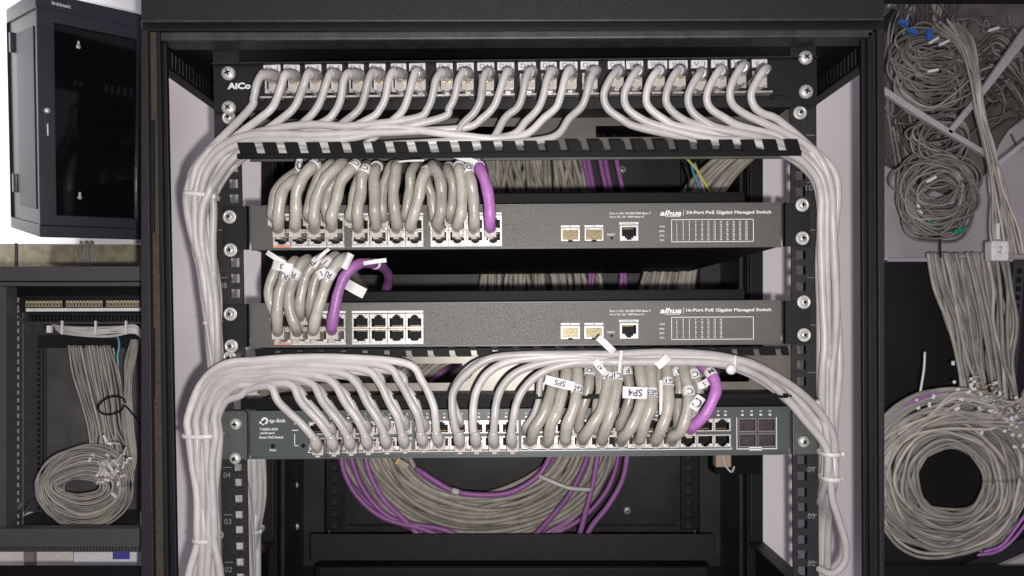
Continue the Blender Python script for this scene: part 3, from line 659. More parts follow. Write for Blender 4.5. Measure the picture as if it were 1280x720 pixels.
for i, (x, mid, t) in enumerate(low):
    pts = [(x, 287, 10), (x, 285, -12), (x, 280, -28)] + [(a, b, -36) for a, b in mid[:-1]] + [(mid[-1][0], mid[-1][1], -28)] + back(*mid[-1])
    cord('thick grey cable %d from the left, lower port row of the upper charcoal switch' % (i + 1), pts, 6.9, GCORD, G1, plug=(x, 291, 15, 11, -8, 16), wraps=[(.46 + .03 * (i % 2), 3, t)] if t else (), jit=1.4, cat='network cable', name='network_cable')
for i, (x, mid, t) in enumerate(up):
    pts = [(x, 276, 10), (x, 273, -6), (x, 268, -17)] + [(a, b, -20) for a, b in mid[:-1]] + [(mid[-1][0], mid[-1][1], -14)] + back(*mid[-1])
    cord('thick grey cable %d from the left, upper port row of the upper charcoal switch' % (i + 1), pts, 6.4, GCORD, G1, plug=(x, 277, 15, 11, -4, 16), wraps=[(.5, 3, t)] if t else (), jit=1.3, cat='network cable', name='network_cable')
cord('purple network cable at the right end of the upper charcoal switch ports', [(613, 287, 10), (613, 285, -12), (612.5, 280, -28), (612, 258, -34), (608, 234, -34), (600, 211, -28)] + back(590, 200), 7, PURP, 'purple network cables', plug=(613, 291, 15, 11, -8, 16), wraps=[(.5, 3, 'D3')], flags=[(580, 198, 34, 7, -.32, -30, '', 2)], cat='network cable', name='network_cable')
def papertag(lab, *a, **k):
    c = P(a[0], a[1], a[5]); r = thing('paper_tag', lab, 'label tag', c, 'white paper tags on the cables'); k.setdefault('bend', U(2, 4)); flag(r, *a, root=r, **k); return r
papertag('white paper tag standing up at the left end of the upper switch cables', 372, 206, 8, 17, -.15, -20, '10', flip=False)
papertag('pale thin paper tag lying along the tops of the upper switch cables', 512, 201, 34, 2.2, .06, -38, '')

# ================================================================== CORDS OF THE MIDDLE SWITCH
G2 = 'thick grey cables in the middle charcoal switch'
m2 = [(347, 'low', [(347, 390), (350, 366), (358, 342), (366, 328)], 'R3'), (371, 'low', [(364, 392), (362, 368), (370, 342), (380, 325)], 'R'), (392, 'low', [(397, 390), (404, 364), (413, 346), (428, 324)], 'RI'),
      (343, 'up', [(339, 382), (337, 362), (343, 340), (350, 326)], ''), (376, 'up', [(376, 376), (379, 352), (388, 336), (401, 323)], 'P'), (389, 'up', [(389, 376), (394, 352), (404, 334), (417, 322)], '1')]
for i, (x, row, mid, t) in enumerate(m2):
    yy, dd = (415, -36) if row == 'low' else (397, -18)
    pts = [(x, yy + 1, 10), (x, yy - 1, dd + 24), (x, yy - 6, dd + 8)] + [(a, b, dd) for a, b in mid[:-1]] + [(mid[-1][0], mid[-1][1], dd + 8), (mid[-1][0] + 6, mid[-1][1] + 2, 20), (mid[-1][0] + 16, mid[-1][1] + 20, 100), (mid[-1][0] + 30, mid[-1][1] + 40, 260)]
    cord('thick grey cable in the %s port row of the middle charcoal switch, %d from left' % ('lower' if row == 'low' else 'upper', (i % 3) + 1), pts, 6.7 if row == 'low' else 6.2, GCORD, G2, plug=(x, yy + 4, 15, 11, dd + 28, 16), wraps=[(.47, 3, t)] if t else (), jit=1.3, cat='network cable', name='network_cable')
cord('purple network cable bending over to the right above the middle charcoal switch', [(415, 415, 10), (415, 413, -12), (415, 408, -28), (418, 390, -34), (423, 366, -34), (431, 345, -32), (446, 331, -26), (462, 329, 0), (477, 333, 40), (486, 346, 90), (482, 364, 140), (472, 380, 200)], 6.4, PURP, 'purple network cables', plug=(415, 419, 15, 11, -8, 16), wraps=[(.6, 2, '')], cat='network cable', name='network_cable')
papertag('white tag reading R3 upside down at the left of the middle switch cables', 352, 333, 24, 11, -.22, -46, '3')
papertag('thin curled white tag sticking up left above the middle switch cables', 344, 322, 26, 6, -.55, -40, '')
papertag('white tag sticking up beside the purple cable of the middle switch', 433, 326, 9, 20, -.45, -42, '')
papertag('blank white tag hanging to the right of the purple cable of the middle switch', 444, 361, 25, 13, -.5, -16, '')
papertag('long pale tag pointing right from the top of the purple cable of the middle switch', 468, 327, 28, 5, .14, -30, '')
papertag('thin pale tag slanting up between grey cables of the middle switch', 403, 318, 20, 4, .75, -40, '')
papertag('small white tag near the third grey cable of the middle switch', 402, 342, 13, 11, .45, -44, '1')

# ================================================================== LIGHT CORDS OF THE BLUE GREY SWITCH, LEFT FAN
L1 = 'light grey cords fanning from the lower left bundle'
ends = [396, 416.5, 438, 459.5, 483, 505.5, 528.5, 548]; cross = [351, 378, 404, 431, 458, 486, 513, 540]
topy = [487, 477, 470, 465, 461, 455, 450, 446.5]; botx = [273, 268, 262.5, 257, 252, 246, 240.5, 235]
def tail(bx, dd):
    k = (bx - 254) / 20.0; u = [U(-3.2, 3.2) for _ in range(4)]
    return [(bx, 522, dd), (bx + 1, 545, dd), (255 + k * 17 + u[0], 580, dd + u[1]), (257 + k * 13 + u[1], 620, dd + u[2] * 2), (259 + k * 12, 660, dd), (259 + k * 12.5, 680, dd), (257 + k * 21 + u[3], 720, dd), (256 + k * 27, 780, dd)]
for i in range(8):
    ex = ends[i]; cxr = cross[i]; ty = topy[i]; bx = botx[i]; ey = 561 - (ex - 396) * .045
    a1 = (bx + (330 - bx) * .17, 522 - (522 - ty) * .56, -20); a2 = (bx + (330 - bx) * .48, 522 - (522 - ty) * .88, -28)
    peakx = cxr - 42 - i * 8
    pts = [(ex, ey - 3, 8), (ex, ey - 1, -16), (ex - 2, ey - 9, -32), (ex - (ex - cxr) * .42, ey - 30 - i * .5, -40), (cxr + 1 - (7 - i) * .4, 503, -40), (cxr - 13, 484 - (i * 1.2), -38)]
    if i > 0: pts.append((cxr - 34, 484 - i * 1.2 - (484 - i * 1.2 - ty) * .72, -36))
    if peakx > 340: pts.append((max(peakx - 20, 345), ty + .5, -34))
    if i >= 5: pts.append((360, ty + 1, -32))
    pts += [(min(322, cxr - 40), ty + 3.5 if i else ty - 1, -30), a2 if i else (300, 494, -28), a1] + tail(bx, -12 - (i % 2) * 7)
    cord('light grey cord plugged low in the blue grey switch, %d from the left' % (i + 1), pts, 4.7, LCORD, L1, jit=.8, plug=(ex + 1, ey + 2, 13.5, 12, -23, 6), hood=[(ex + .5, ey + 1, -20), (ex, ey - 3, -29), (ex - 1.5, ey - 8, -34), (ex - 4, ey - 16, -37)], hr=(6.0, 6.5, 7.3, 5.0))
ue = [(415, 543), (436, 541), (459, 539), (483, 535), (507, 534), (531, 536)]
for i, (ex, ey) in enumerate(ue):
    cxr = cross[i + 1] + 6; ty = topy[i + 1] + 3; bx = botx[i + 1] + 2
    pts = [(ex, ey - 3, 8), (ex, ey - 1, -8), (ex - 3, ey - 8, -20), (ex - (ex - cxr) * .5, 520, -26), (cxr, 501, -27), (cxr - 12, 485, -26), (cxr - 34, 485 - (485 - ty) * .7, -24), (min(325, cxr - 60), ty + 4, -20), (bx + (330 - bx) * .48, 522 - (522 - ty) * .86, -16), (bx + (330 - bx) * .17, 522 - (522 - ty) * .54, -8)] + tail(bx, 4 + (i % 2) * 5)
    cord('light grey cord plugged high in the blue grey switch, %d from the left' % (i + 1), pts, 4.6, LCORD, L1, jit=.8, plug=(ex + 1, ey + 1, 13.5, 12, -12, 6), hood=[(ex + .5, ey, -9), (ex, ey - 3, -14), (ex - 2, ey - 8, -19), (ex - 4, ey - 14, -22)], hr=(5.8, 6.2, 6.8, 5))
tie('white nylon tie round the lower left bundle, level with the blue grey switch', 254, 543, 46, 40, -4)
tie('white nylon tie round the lower left bundle near the bottom of the picture', 260, 672, 32, 38, -4)
# bundle behind the left rail
b2 = thing('cable_bundle', 'upright light grey cable bundle behind the left rail, below the blue grey switch', 'cable bundle', P(318, 720, 190))
for i in range(6):
    x = 309 + i * 3.6; mb = MB(); k = (i - 2.5)
    tube(mb, pathpx([(x, 480, 170), (x + 1, 560, 170), (x + 2 - k * .2, 620, 170 + (i % 2) * 8), (317 + k * 2.2, 662, 170 + (i % 3) * 7), (315 + k * 2.6, 700, 170), (313 + k * 4, 790, 170)], .5), 5.2, LCORD); mb.build('cable', b2, weld=False)
tie('white nylon tie round the bundle behind the left rail', 318, 662, 26, 34, 172, h=5)

# ================================================================== RIGHT-HAND LIGHT CORDS
L2 = 'light grey cords sweeping in from the lower right bundle'
CR2 = [(770, 449, 5.5, -34, 5), (830, 449, 6.5, -34, 6), (890, 452, 8, -32, 7), (930, 459, 9, -28, 7), (965, 474, 10, -22, 8), (992, 496, 11, -16, 8), (1012, 520, 12, -10, 8), (1027, 545, 11, -6, 8), (1035, 566, 9.5, -4, 8), (1037, 597, 9, -2, 8), (1033, 622, 8, 20, 6), (1028, 650, 7, 60, 5), (1026, 720, 7, 70, 5), (1026, 790, 7, 70, 5)]
lc = [((574.5, 555), [(568, 532), (565, 508), (568, 488), (584, 466), (610, 450), (645, 444), (700, 443)]), ((595, 555), [(592, 532), (592, 506), (597, 486), (610, 466), (634, 453), (672, 447), (720, 446)]),
      ((617.5, 555), [(618, 528), (620, 504), (627, 485), (644, 467), (668, 456), (700, 451), (740, 450)]), ((640, 555), [(641, 528), (646, 504), (655, 486), (670, 470), (692, 459), (720, 454), (752, 453)])]
for i, (e, mid) in enumerate(lc):
    lane = 1 - i * .5
    pts = [(e[0], e[1] - 3, 8), (e[0], e[1] - 1, -16), (e[0] - 1, e[1] - 9, -32)] + [(a, b, -38) for a, b in mid] + lane_pts(CR2, -lane, -1 + .5 * (i % 3), 0)
    cord('light grey cord arching into the middle of the blue grey switch, %d from left' % (i + 1), pts, 4.9, LCORD, L2, jit=.8, plug=(e[0] + .5, e[1] + 4, 13.5, 12, -23, 6), hood=[(e[0] + .5, e[1] + 2, -20), (e[0], e[1] - 2, -29), (e[0] - .5, e[1] - 8, -35), (e[0] - .5, e[1] - 16, -38)], hr=(6.0, 6.5, 7.3, 5.0))
for i, (e, mid) in enumerate([((576, 531), [(570, 512), (566, 494), (572, 476), (592, 456), (622, 446), (680, 443)]), ((656, 541), [(666, 520), (673, 500), (675, 478), (682, 464), (704, 457), (740, 455)])]):
    pts = [(e[0], e[1], 8), (e[0], e[1] - 3, -8), (e[0] + (1 if i else -1), e[1] - 8, -18)] + [(a, b, -24) for a, b in mid] + lane_pts(CR2, .7 - i * 1.2, .8, 0)
    cord(['light grey cord tucked behind the leftmost cord arching into the blue grey switch', 'thin light grey patch cord just left of the thick labelled cables'][i], pts, 4, LCORD, L2)
mb = MB(); lp_ = cord('light grey cord hanging in a long loop beside the right rail near the bottom', [(1020, 500, -14), (1033, 540, -14), (1038, 597, -12), (1041, 625, -8), (1050, 655, -4), (1057, 680, 0), (1056, 702, 4), (1043, 716, 10), (1028, 713, 22), (1014, 700, 50), (1008, 660, 90)], 4.5, LCORD, None)
tie('upper of the two white nylon ties on the lower right bundle', 1036, 566, 24, 32, -6, knob=14)
tie('lower of the two white nylon ties on the lower right bundle', 1037, 597, 23, 30, -4)
tie('white nylon tie on the horizontal cords above the purple cable', 915, 452, 6, 26, -32, h=16, knob=0)
mb = MB(); c = P(914, 462, -52); root = thing('cable_tie', 'round white tie end hanging below the horizontal cords right of the purple cable', 'cable tie', c, 'nylon ties round the cable bundles'); mb.disc(tuple(c), 6, TIE, [(.3, 4), (1, 2), (1, -1), (.7, -2.5), (.01, -3)], 14); mb.build('tie_head', root, weld=False)

# ================================================================== THICK LABELLED CABLES OF THE BLUE GREY SWITCH
G3 = 'thick grey labelled cables in the blue grey switch'
f3 = [(663, [(668, 538), (680, 516), (687, 494), (692, 472)], '', .42), (684.5, [(689, 532), (697, 510), (703, 488), (707, 468)], '', .4), (706, [(710, 532), (717, 510), (720, 488), (722, 466)], 'GS', .47),
      (728, [(736, 538), (750, 514), (757, 488), (761, 464)], 'P7', .53), (753, [(759, 530), (766, 508), (771, 484), (772, 464)], 'C1', .52), (777, [(786, 538), (797, 518), (802, 494), (799, 464)], '', .5),
      (798.5, [(806, 532), (813, 510), (815, 490), (813, 464)], 'GES', .44), (820, [(827, 534), (834, 512), (836, 488), (834, 466)], 'GT', .49), (841, [(852, 538), (859, 514), (860, 492), (856, 466)], 'C', .46)]
for i, (x, mid, t, wf) in enumerate(f3):
    y = 553 - (x - 663) * .012
    pts = [(x - 1, y, 10), (x, y - 1, -12), (x + 1, y - 5, -28)] + [(a, b, -38) for a, b in mid[:2]] + [(mid[2][0], mid[2][1], -30), (mid[3][0], mid[3][1], -18), (mid[3][0] - 2, mid[3][1] - 16, -4), (mid[3][0] - 3, mid[3][1] - 28, 12), (mid[3][0] - 3, mid[3][1] - 34, 60), (mid[3][0] - 3, mid[3][1] - 30, 160)]
    pts[-3:] = [(mid[3][0] - 3, 450, 10), (mid[3][0] - 3, 447, 40), (mid[3][0] - 2, 447, 130)]
    cord('thick grey cable %d from the left, lower port row of the blue grey switch' % (i + 1), pts, 7.1, GCORD, G3, plug=(x, y + 2, 15, 10, -8, 14), wraps=[(wf, 3, t)] if t else (), jit=1.3, cat='network cable', name='network_cable')
f4 = [(723, [(728, 512), (735, 490), (737, 466)], 'ID'), (744, [(748, 505), (752, 486), (748, 464)], ''), (774, [(781, 516), (786, 492), (783, 464)], 'P'), (846, [(847, 505), (849, 486), (846, 464)], 'T'), (862, [(868, 508), (874, 490), (867, 464)], 'C'), (803, [(808, 515), (822, 490), (822, 464)], '')]
for i, (x, mid, t) in enumerate(f4):
    pts = [(x - 1, 538, 10), (x, 536, -6), (x + 1, 530, -14)] + [(a, b, -17) for a, b in mid[:2]] + [(mid[2][0], mid[2][1], -10), (mid[2][0] - 3, 452, 6), (mid[2][0] - 3, 448, 40), (mid[2][0] - 2, 447, 130)]
    cord('thick grey cable high in the blue grey switch, %s' % ['behind the label reading GS', 'left of the C1 label', 'between the C1 and GES labels', 'behind the GT label', 'beside the purple cable', 'behind the GES label'][i], pts, 6.4, GCORD, G3, plug=(x, 540, 15, 10, -4, 14), wraps=[(.5, 3, t)] if t else (), jit=1.3, cat='network cable', name='network_cable')
cord('purple network cable at the right end of the blue grey switch cables', [(862, 538, 10), (863, 536, -10), (867, 532, -24), (880, 520, -32), (891, 500, -32), (895, 484, -28), (889, 468, -20), (878, 458, -6), (868, 450, 20), (862, 447, 120)], 6.9, PURP, 'purple network cables', plug=(861, 540, 15, 10, -6, 14), wraps=[(.6, 3, 'M')], cat='network cable', name='network_cable')
papertag('white tag reading SP5 upside down above the leftmost thick cables', 700, 479, 36, 11, -.24, -47, 'SP5')
papertag('white tag reading SP4 upside down across two thick cables in the middle', 794, 491, 29, 14, -.04, -49, 'SP4')
papertag('small white tag left of the purple cable of the blue grey switch', 880, 480, 13, 9, .5, -34, 'S')
papertag('white tag with a curved letter hanging at the rightmost grey cable', 872, 504, 12, 18, -.6, -48, 'C')
papertag('blank white tag poking up from the right-hand cords beneath the middle switch', 758, 431, 26, 8, -.75, -50, '', bend=5)
papertag('narrow white tag hanging among the cables between GES and GT', 827, 497, 5, 42, 0, -36, '')
papertag('white tag slanting across the horizontal cords above the GT label', 829, 452, 18, 9, .75, -50, '')
papertag('white tag reading 47 hanging from the horizontal cords', 750, 459, 20, 8, -.9, -50, '47')
papertag('white tag hanging down over the horizontal cords above the C1 label', 776, 452, 5, 26, -.1, -50, '')

# ================================================================== CABLES BEHIND: CURTAIN AND COIL
bc = thing('cable_curtain', 'dense curtain of grey and purple cables hanging at the back of the large cabinet', 'cable bundle', P(690, 560, 560))
for i in range(52):
    x = 606 + (i % 26) * 4.7 + U(-1.5, 1.5); dd = 555 + (i // 26) * 16 + U(-4, 4)
    x2 = x + U(-9, 16); x3 = 596 + (x - 600) * 1.25 + U(-10, 10)
    mb = MB(); tube(mb, pathpx([(x - 10 + U(-4, 4), 60, dd), (x + U(-3, 3), 150, dd), (x + U(-2, 4), 195, dd + U(-5, 5)), (x2, 245, dd + U(-5, 5)), (x2 + U(-6, 6), 300, dd), (x3, 350, dd), (x3 + U(-4, 4), 420, dd), (x3 + U(-10, 10), 500, dd - 10)], 1), 5.0, BCORD, 8); mb.build('cable', bc, weld=False)
for x in (730, 735, 750, 757, 771):
    mb = MB(); dd = 548; tube(mb, pathpx([(x - 16, 60, dd), (x - 4, 160, dd), (x, 200, dd), (x + 8, 245, dd), (x + 10, 300, dd), (x + 12 + U(-20, 16), 355, dd), (x - 5, 420, dd), (x - 20, 500, dd)], .8), 5.2, PURP, 8); mb.build('cable', bc, weld=False)
bs = thing('cable_bundle', 'slanting grey cable bundle behind the upper right of the large cabinet above the LED table', 'cable bundle', P(880, 240, 420))
for i in range(15):
    k = i / 14; dd = 425 + U(-14, 14); mb = MB()
    tube(mb, pathpx([(1010 - k * 50, 168 - k * 20, dd - 60), (958 - k * 46, 186, dd - 20), (925 - k * 45, 212, dd), (903 - k * 52, 242, dd), (890 - k * 60, 272, dd + 20), (870 - k * 60, 330, dd + 60), (860 - k * 70, 400, dd + 90)], 1.6), 5, BCORD, 8); mb.build('cable', bs, weld=False)
for nm, c0, pp_ in (('yellow', 'thin yellow wire dangling in front of the slanting grey bundle', [(853, 193, 380), (862, 202, 372), (872, 214, 368), (884, 234, 366), (893, 252, 366)]), ('blue', 'thin blue wire dangling in front of the slanting grey bundle', [(864, 206, 374), (868, 220, 370), (872, 228, 370), (876, 248, 370)]),
                    ('pink', 'thin pink wire dangling beside the blue wire', [(868, 204, 372), (875, 222, 368), (879, 236, 368), (879, 250, 368)]), ('black', 'thin black wire hanging left of the blue wire', [(855, 206, 372), (861, 222, 370), (860, 240, 370), (864, 250, 370)])):
    mb = MB(); tube(mb, pathpx(pp_), 2.4, WIRES[nm], 8); o = mb.build('wire', weld=False); tag(o, c0, 'wire', 'thin coloured wires by the slanting bundle')
def coil(root, cx, cy, rx, ry, n, d, r, m, dspread, wob=.05, a0=0., a1=2*math.pi, flat=1., sides=8, grow=1., mid=None, cyj=0.):
    for i in range(n):
        k = i / max(1, n - 1); s_ = grow_f(k, grow); ph = U(0, 6.28); w1, w2 = U(-wob, wob), U(-wob, wob); pts = []
        N = 22; dd = d + U(-dspread, dspread); ox, oy = U(-4, 4) * wob * 10, U(-4, 4) * wob * 10 + (k * cyj)
        for j in range(N + 1):
            a = a0 + (a1 - a0) * j / N; q = s_ * (1 + w1 * math.sin(2*a + ph) + w2 * math.cos(3*a + ph))
            pts.append(P(cx + ox + rx * q * math.cos(a), cy + oy - ry * q * math.sin(a), dd + 6 * math.sin(a * 2 + ph)))
        mb = MB(); mm = m(i) if callable(m) else m; tube(mb, smooth(pts, 4), r, mm, sides); mb.build('cable', root, weld=False)
def grow_f(k, g): return 1 + (g - 1) * k
cc = thing('cable_coil', 'big grey and purple cable coil lying at the bottom of the large cabinet', 'cable coil', P(590, 660, 540))
coil(cc, 600, 535, 98, 84, 44, 545, 5.2, lambda i: PURP if i in (0, 38, 41, 43) else BCORD, 34, .05, grow=1.78)
for pp_ in ([(426, 560, 490), (430, 590, 486), (448, 622, 484), (480, 648, 484), (530, 662, 486), (600, 690, 488)], [(436, 560, 494), (448, 600, 490), (470, 632, 488), (500, 652, 488), (560, 664, 488), (596, 690, 488)], [(455, 560, 494), (462, 590, 490), (480, 625, 488), (510, 654, 488), (545, 695, 488)], [(785, 566, 500), (778, 600, 496), (760, 632, 494), (738, 660, 494), (720, 700, 494)], [(748, 562, 500), (742, 600, 496), (732, 640, 494), (716, 700, 494)], [(738, 562, 498), (722, 600, 494), (700, 634, 492), (650, 690, 492)]):
    mb = MB(); tube(mb, pathpx(pp_, .6), 5.4, PURP, 8); mb.build('cable', cc, weld=False)
cord('purple cable with a bare clear plug lying across the inside of the big coil', [(520, 586, 480), (530, 592, 476), (545, 602, 474), (565, 613, 474), (590, 618, 474), (625, 618, 476), (650, 610, 480), (675, 592, 486), (690, 566, 492)], 5.4, PURP, 'purple network cables', wraps=[(.33, 3, '')], cat='network cable', name='network_cable')
mb = MB(); a = P(504, 579, 478); t = MB()
for u0, u1, mm in ((-11, 9, CLEAR), (-11, -4, GOLD)):
    q = [(a.x + u * .85 - v * -.5, a.z + u * -.5 + v * .85) for u, v in ((u0 * 1.3, -6), (u1 * 1.3, -6), (u1 * 1.3, 6), (u0 * 1.3, 6))]; t.prism(q, 470 if mm is CLEAR else 468, 482, mm)
o = t.build('plug', bevel=.8); tag(o, 'clear plug at the end of the purple cable inside the big coil', 'plug')
o = None
root = thing('cable_tie', 'pale nylon tie lying across the right side of the big coil', 'cable tie', P(708, 604, 470)); mb = MB(); tube(mb, pathpx([(674, 595, 470), (690, 602, 464), (712, 610, 462), (738, 612, 468)]), 4, TIE, 8); mb.build('strap', root, weld=False)

# ================================================================== UPPER LEFT: SMALL CLOSED CABINET BEFORE WHITE
mb = MB(); a = P(-260, -90, 420); b = P(176, 305, 420); mb.box(a.x, P(176, 0, 420).x, 420, 426, b.z, a.z, WHITE); o = mb.build('backdrop'); tag(o, 'plain white backdrop behind the small closed cabinet', 'backdrop', kind='structure')
W, L, Hh = 142, 200, 350
sc = bpy.data.objects.new('wall_cabinet', None); C.objects.link(sc); sc.location = Vector((-688.7, 150, 295.7)) * S; sc.rotation_euler = (.162, -.0488, .7735); sc['o0'] = (0, 0, 0)
tag(sc, 'small closed black cabinet with a dark glass door on white, upper left', 'cabinet', 'network cabinets')
h = Hh / 2
mb = MB(); mb.box(0, W, 4, L, h - 22, h, SMETAL); mb.build('roof', sc, bevel=1.5)
mb = MB(); mb.box(0, W, 2, L, -h, -h + 18, SMETAL); mb.build('plinth', sc, bevel=1.5)
mb = MB(); mb.plate(0, W, -h + 18, h - 22, 0, 5, [(22, W - 8, -h + 34, h - 40)], SMETAL); dr = mb.build('door', sc, bevel=1)
mb = MB(); mb.box(21, W - 7, 5.2, 6.4, -h + 33, h - 39, mat('tinted_pane', (.02, .02, .022), .06, trans=.8, noise=.01)); mb.build('pane', dr)
mb = MB(); c = (11, -1, 10); mb.disc(c, 4.4, STEEL, [(1, 2), (1, -2), (.7, -4), (.01, -4.5)], 16); mb.box(9, 13, -3, 0, -16, 6, SMETAL); mb.box(10, 12, -3.6, -2.8, -26, -8, STEEL); mb.build('handle', dr, bevel=.5)
mb = MB(); mb.box(3, 5.5, 8, L - 4, -h + 18, h - 22, SMETAL)
for z0_, z1_ in ((h - 70, h - 40), (-h + 60, -h + 90)): mb.box(-2.5, 3, L - 40, L - 28, z0_, z1_, SMETAL)
mb.box(1.6, 3, 30, L - 60, -h + 40, h - 44, mat('side_panel_paint', (.03, .03, .045), .36)); mb.build('side_panel', sc, bevel=.8)
mb = MB(); mb.box(W - 5, W, 8, L, -h + 18, h - 22, BLACK); mb.box(0, W, L - 4, L, -h + 18, h - 22, DEEP); mb.box(W * .62, W * .66, L - 40, L - 36, -h + 18, h - 22, BLACK); mb.build('inner_shell', sc)
for z_ in (h - 66, -h + 62):
    mb = MB(); mb.disc((54, 6, z_), 3.2, STEEL, [(1, 0), (1, -1.5), (.01, -1.5)], 12); mb.box(52.6, 55.4, 4.5, 6, z_, z_ + 8, STEEL); mb.build('key_slot', sc, weld=False)
mb = MB(); letters(mb, 'linkbasic', (32, 3.2, h - 12), 5, PRINT, w=24, bold=.01); mb.build('logo', sc, weld=False)

# ================================================================== LOWER LEFT: OPEN CABINET WITH COIL
mb = MB()
a = P(-200, 306, 380); b = P(176, 362, 380); mb.box(a.x, b.x, 380, 400, b.z, a.z, BRICK)
o = mb.build('block_wall'); tag(o, 'strip of beige block wall above the lower left cabinet', 'wall')
for x in (20,):
    mb = MB(); p, q = P(18.5, 304, 378), P(21.5, 340, 378); mb.box(p.x, q.x, 377.5, 379.5, q.z, p.z, LLD); o2 = mb.build('mortar_joint', o)
g = thing('cable_bundle', 'few grey cables rising over the block wall behind the lower left cabinet', 'cable bundle', P(110, 335, 350))
for i in range(7):
    mb = MB(); x = 100 + i * 3.2; tube(mb, pathpx([(x + U(-4, 4), 302, 350), (x + U(-5, 5), 318, 348), (x + 6 + U(-3, 3), 340, 350)]), 1.7, INCORD, 6); mb.build('cable', g, weld=False)
lc_ = thing('wall_cabinet', 'open dark grey cabinet with a coil of cables inside, lower left', 'cabinet', P(88, 690, 80), 'network cabinets')
def bx(root, name, x0, y0, x1, y1, d0, d1, m, bevel=.6):
    a, b = P(x0, y0, d0), P(x1, y1, d0); mb = MB()
    if d1 - d0 < 60: mb.box(a.x, b.x, d0, d1, b.z, a.z, m)
    else:           # side wall of the neighbouring bay runs outwards, so the slab widens away from it
        q = P(x1, 0, d1).x; lo = [Vector((a.x, d0, b.z)), Vector((b.x, d0, b.z)), Vector((q, d1, b.z)), Vector((a.x, d1, b.z))]; hi = [Vector((v.x, v.y, a.z)) for v in lo]
        mb.face(lo, m); mb.face(hi[::-1], m)
        for k in range(4): mb.face([lo[k], hi[k], hi[(k+1) % 4], lo[(k+1) % 4]], m)
    return mb.build(name, root, bevel=bevel)
bx(lc_, 'top_panel', -60, 333, 175.5, 351, 80, 330, LLF); bx(lc_, 'top_lip', -60, 352.5, 175.5, 357.5, 84, 100, LLF)
bx(lc_, 'front_post', -10, 358, 7, 661, 86, 110, LLF); bx(lc_, 'post_edge', 7.3, 362, 10, 661, 92, 110, BLACK)
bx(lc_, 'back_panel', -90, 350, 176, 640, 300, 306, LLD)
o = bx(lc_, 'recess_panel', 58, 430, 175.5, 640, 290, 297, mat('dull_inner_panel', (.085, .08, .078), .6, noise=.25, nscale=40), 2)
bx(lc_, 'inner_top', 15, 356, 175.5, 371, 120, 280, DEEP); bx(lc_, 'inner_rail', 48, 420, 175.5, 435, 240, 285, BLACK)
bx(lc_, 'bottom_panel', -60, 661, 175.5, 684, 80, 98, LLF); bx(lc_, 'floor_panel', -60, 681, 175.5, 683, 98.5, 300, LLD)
a, b = P(-60, 684.2, 82), P(175.5, 690, 82); mb = MB(); x = a.x
while x < b.x: mb.box(x, x + 2.6, 82, 92, b.z, a.z, LLF); x += 4.4
mb.box(a.x, b.x, 93, 96, b.z, a.z, BLACK); mb.build('brush_strip', lc_)
def smallrail(root, x0, x1, y0, y1, d, pitch, hx0, hx1, hh, m, mh):
    f = (D + d) / D; mb = MB(); A, B = P(x0, y1, d), P(x1, y0, d); hs = []; z = A.z + 4
    while z < B.z - 4: hs.append((P(hx0, 0, d).x, P(hx1, 0, d).x, z, z + hh)); z += pitch
    mb.plate(A.x, B.x, A.z, B.z, d, 2, hs, m); mb.box(A.x + .4, B.x - .4, d + 3, d + 4, A.z, B.z, mh); return mb.build('rack_rail', root)
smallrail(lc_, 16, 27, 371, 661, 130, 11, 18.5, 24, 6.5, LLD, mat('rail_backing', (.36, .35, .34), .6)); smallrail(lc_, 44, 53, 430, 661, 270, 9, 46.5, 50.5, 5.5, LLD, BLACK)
for q in ([(0, 652), (26, 628), (28, 633), (0, 658)], ):
    a = [P(x, y, 118) for x, y in q]; mb = MB(); mb.prism([(p.x, p.z) for p in a], 118, 120, PLATE); mb.build('sill_strip', lc_)
for q in ([(7, 368), (36, 412), (36, 416), (7, 372)], [(30, 640), (40, 628), (40, 631), (30, 644)]):
    a = [P(x, y, 126) for x, y in q]; mb = MB(); mb.prism([(p.x, p.z) for p in a], 126, 129, LLF); mb.build('side_brace', lc_)
sp = thing('port_panel', 'small patch panel with beige ports at the top of the lower left cabinet', 'patch panel', P(100, 390, 118), roll=-.004)
bx(sp, 'face_plate', 24, 369, 180, 390.5, 118, 124, BLACK); bx(sp, 'label_strip', 32, 385, 175.5, 389.3, 115, 117.5, PAPER)
for k in range(34):
    x = 33 + k * 4.2
    if k in (11, 23): continue
    mb = MB(); a, b = P(x, 376, 116), P(x + 3.5, 383.5, 116); mb.plate(a.x, b.x, b.z, a.z, 114.5, 3, [(a.x + 1, b.x - 1, b.z + 1, a.z - 3)], mat('beige_port', (.44, .36, .24), .5), DEEP); mb.build('port', sp, weld=False)
for y in (373.5, 388.5): screw(sp, 22.5, y, 117, 2.6)
sm = thing('cable_manager', 'small black comb tray under the beige ports in the lower left cabinet', 'cable manager', P(110, 400, 118), 'horizontal cable managers')
mb = MB(); 
for k in range(30):
    a, b = P(38 + k * 4.8, 394, 114), P(40.6 + k * 4.8, 402, 114); mb.box(a.x, b.x, 112, 130, b.z, a.z, BLACK)
mb.build('comb', sm); bx(sm, 'tray', 34, 391.5, 178, 394, 110, 132, BLACK); bx(sm, 'tray_lip', 34, 402, 178, 405, 112, 128, LLD)
hb = thing('cable_bundle', 'pale cable bundle tied horizontally under the comb tray of the lower left cabinet', 'cable bundle', P(120, 415, 120))
for i in range(10):
    y = 407 + i * 1.1; mb = MB(); tube(mb, pathpx([(64 + i, y - 2 + U(-1, 1), 118), (82, y + U(-2, 2), 116 + U(-3, 3)), (112, y + 3 + U(-2, 2), 116), (140, y + 2 + U(-2, 2), 116), (166, y + U(-2, 2), 118), (178, y + 6, 126)]), 1.5, LCORD, 6); mb.build('cable', hb, weld=False)
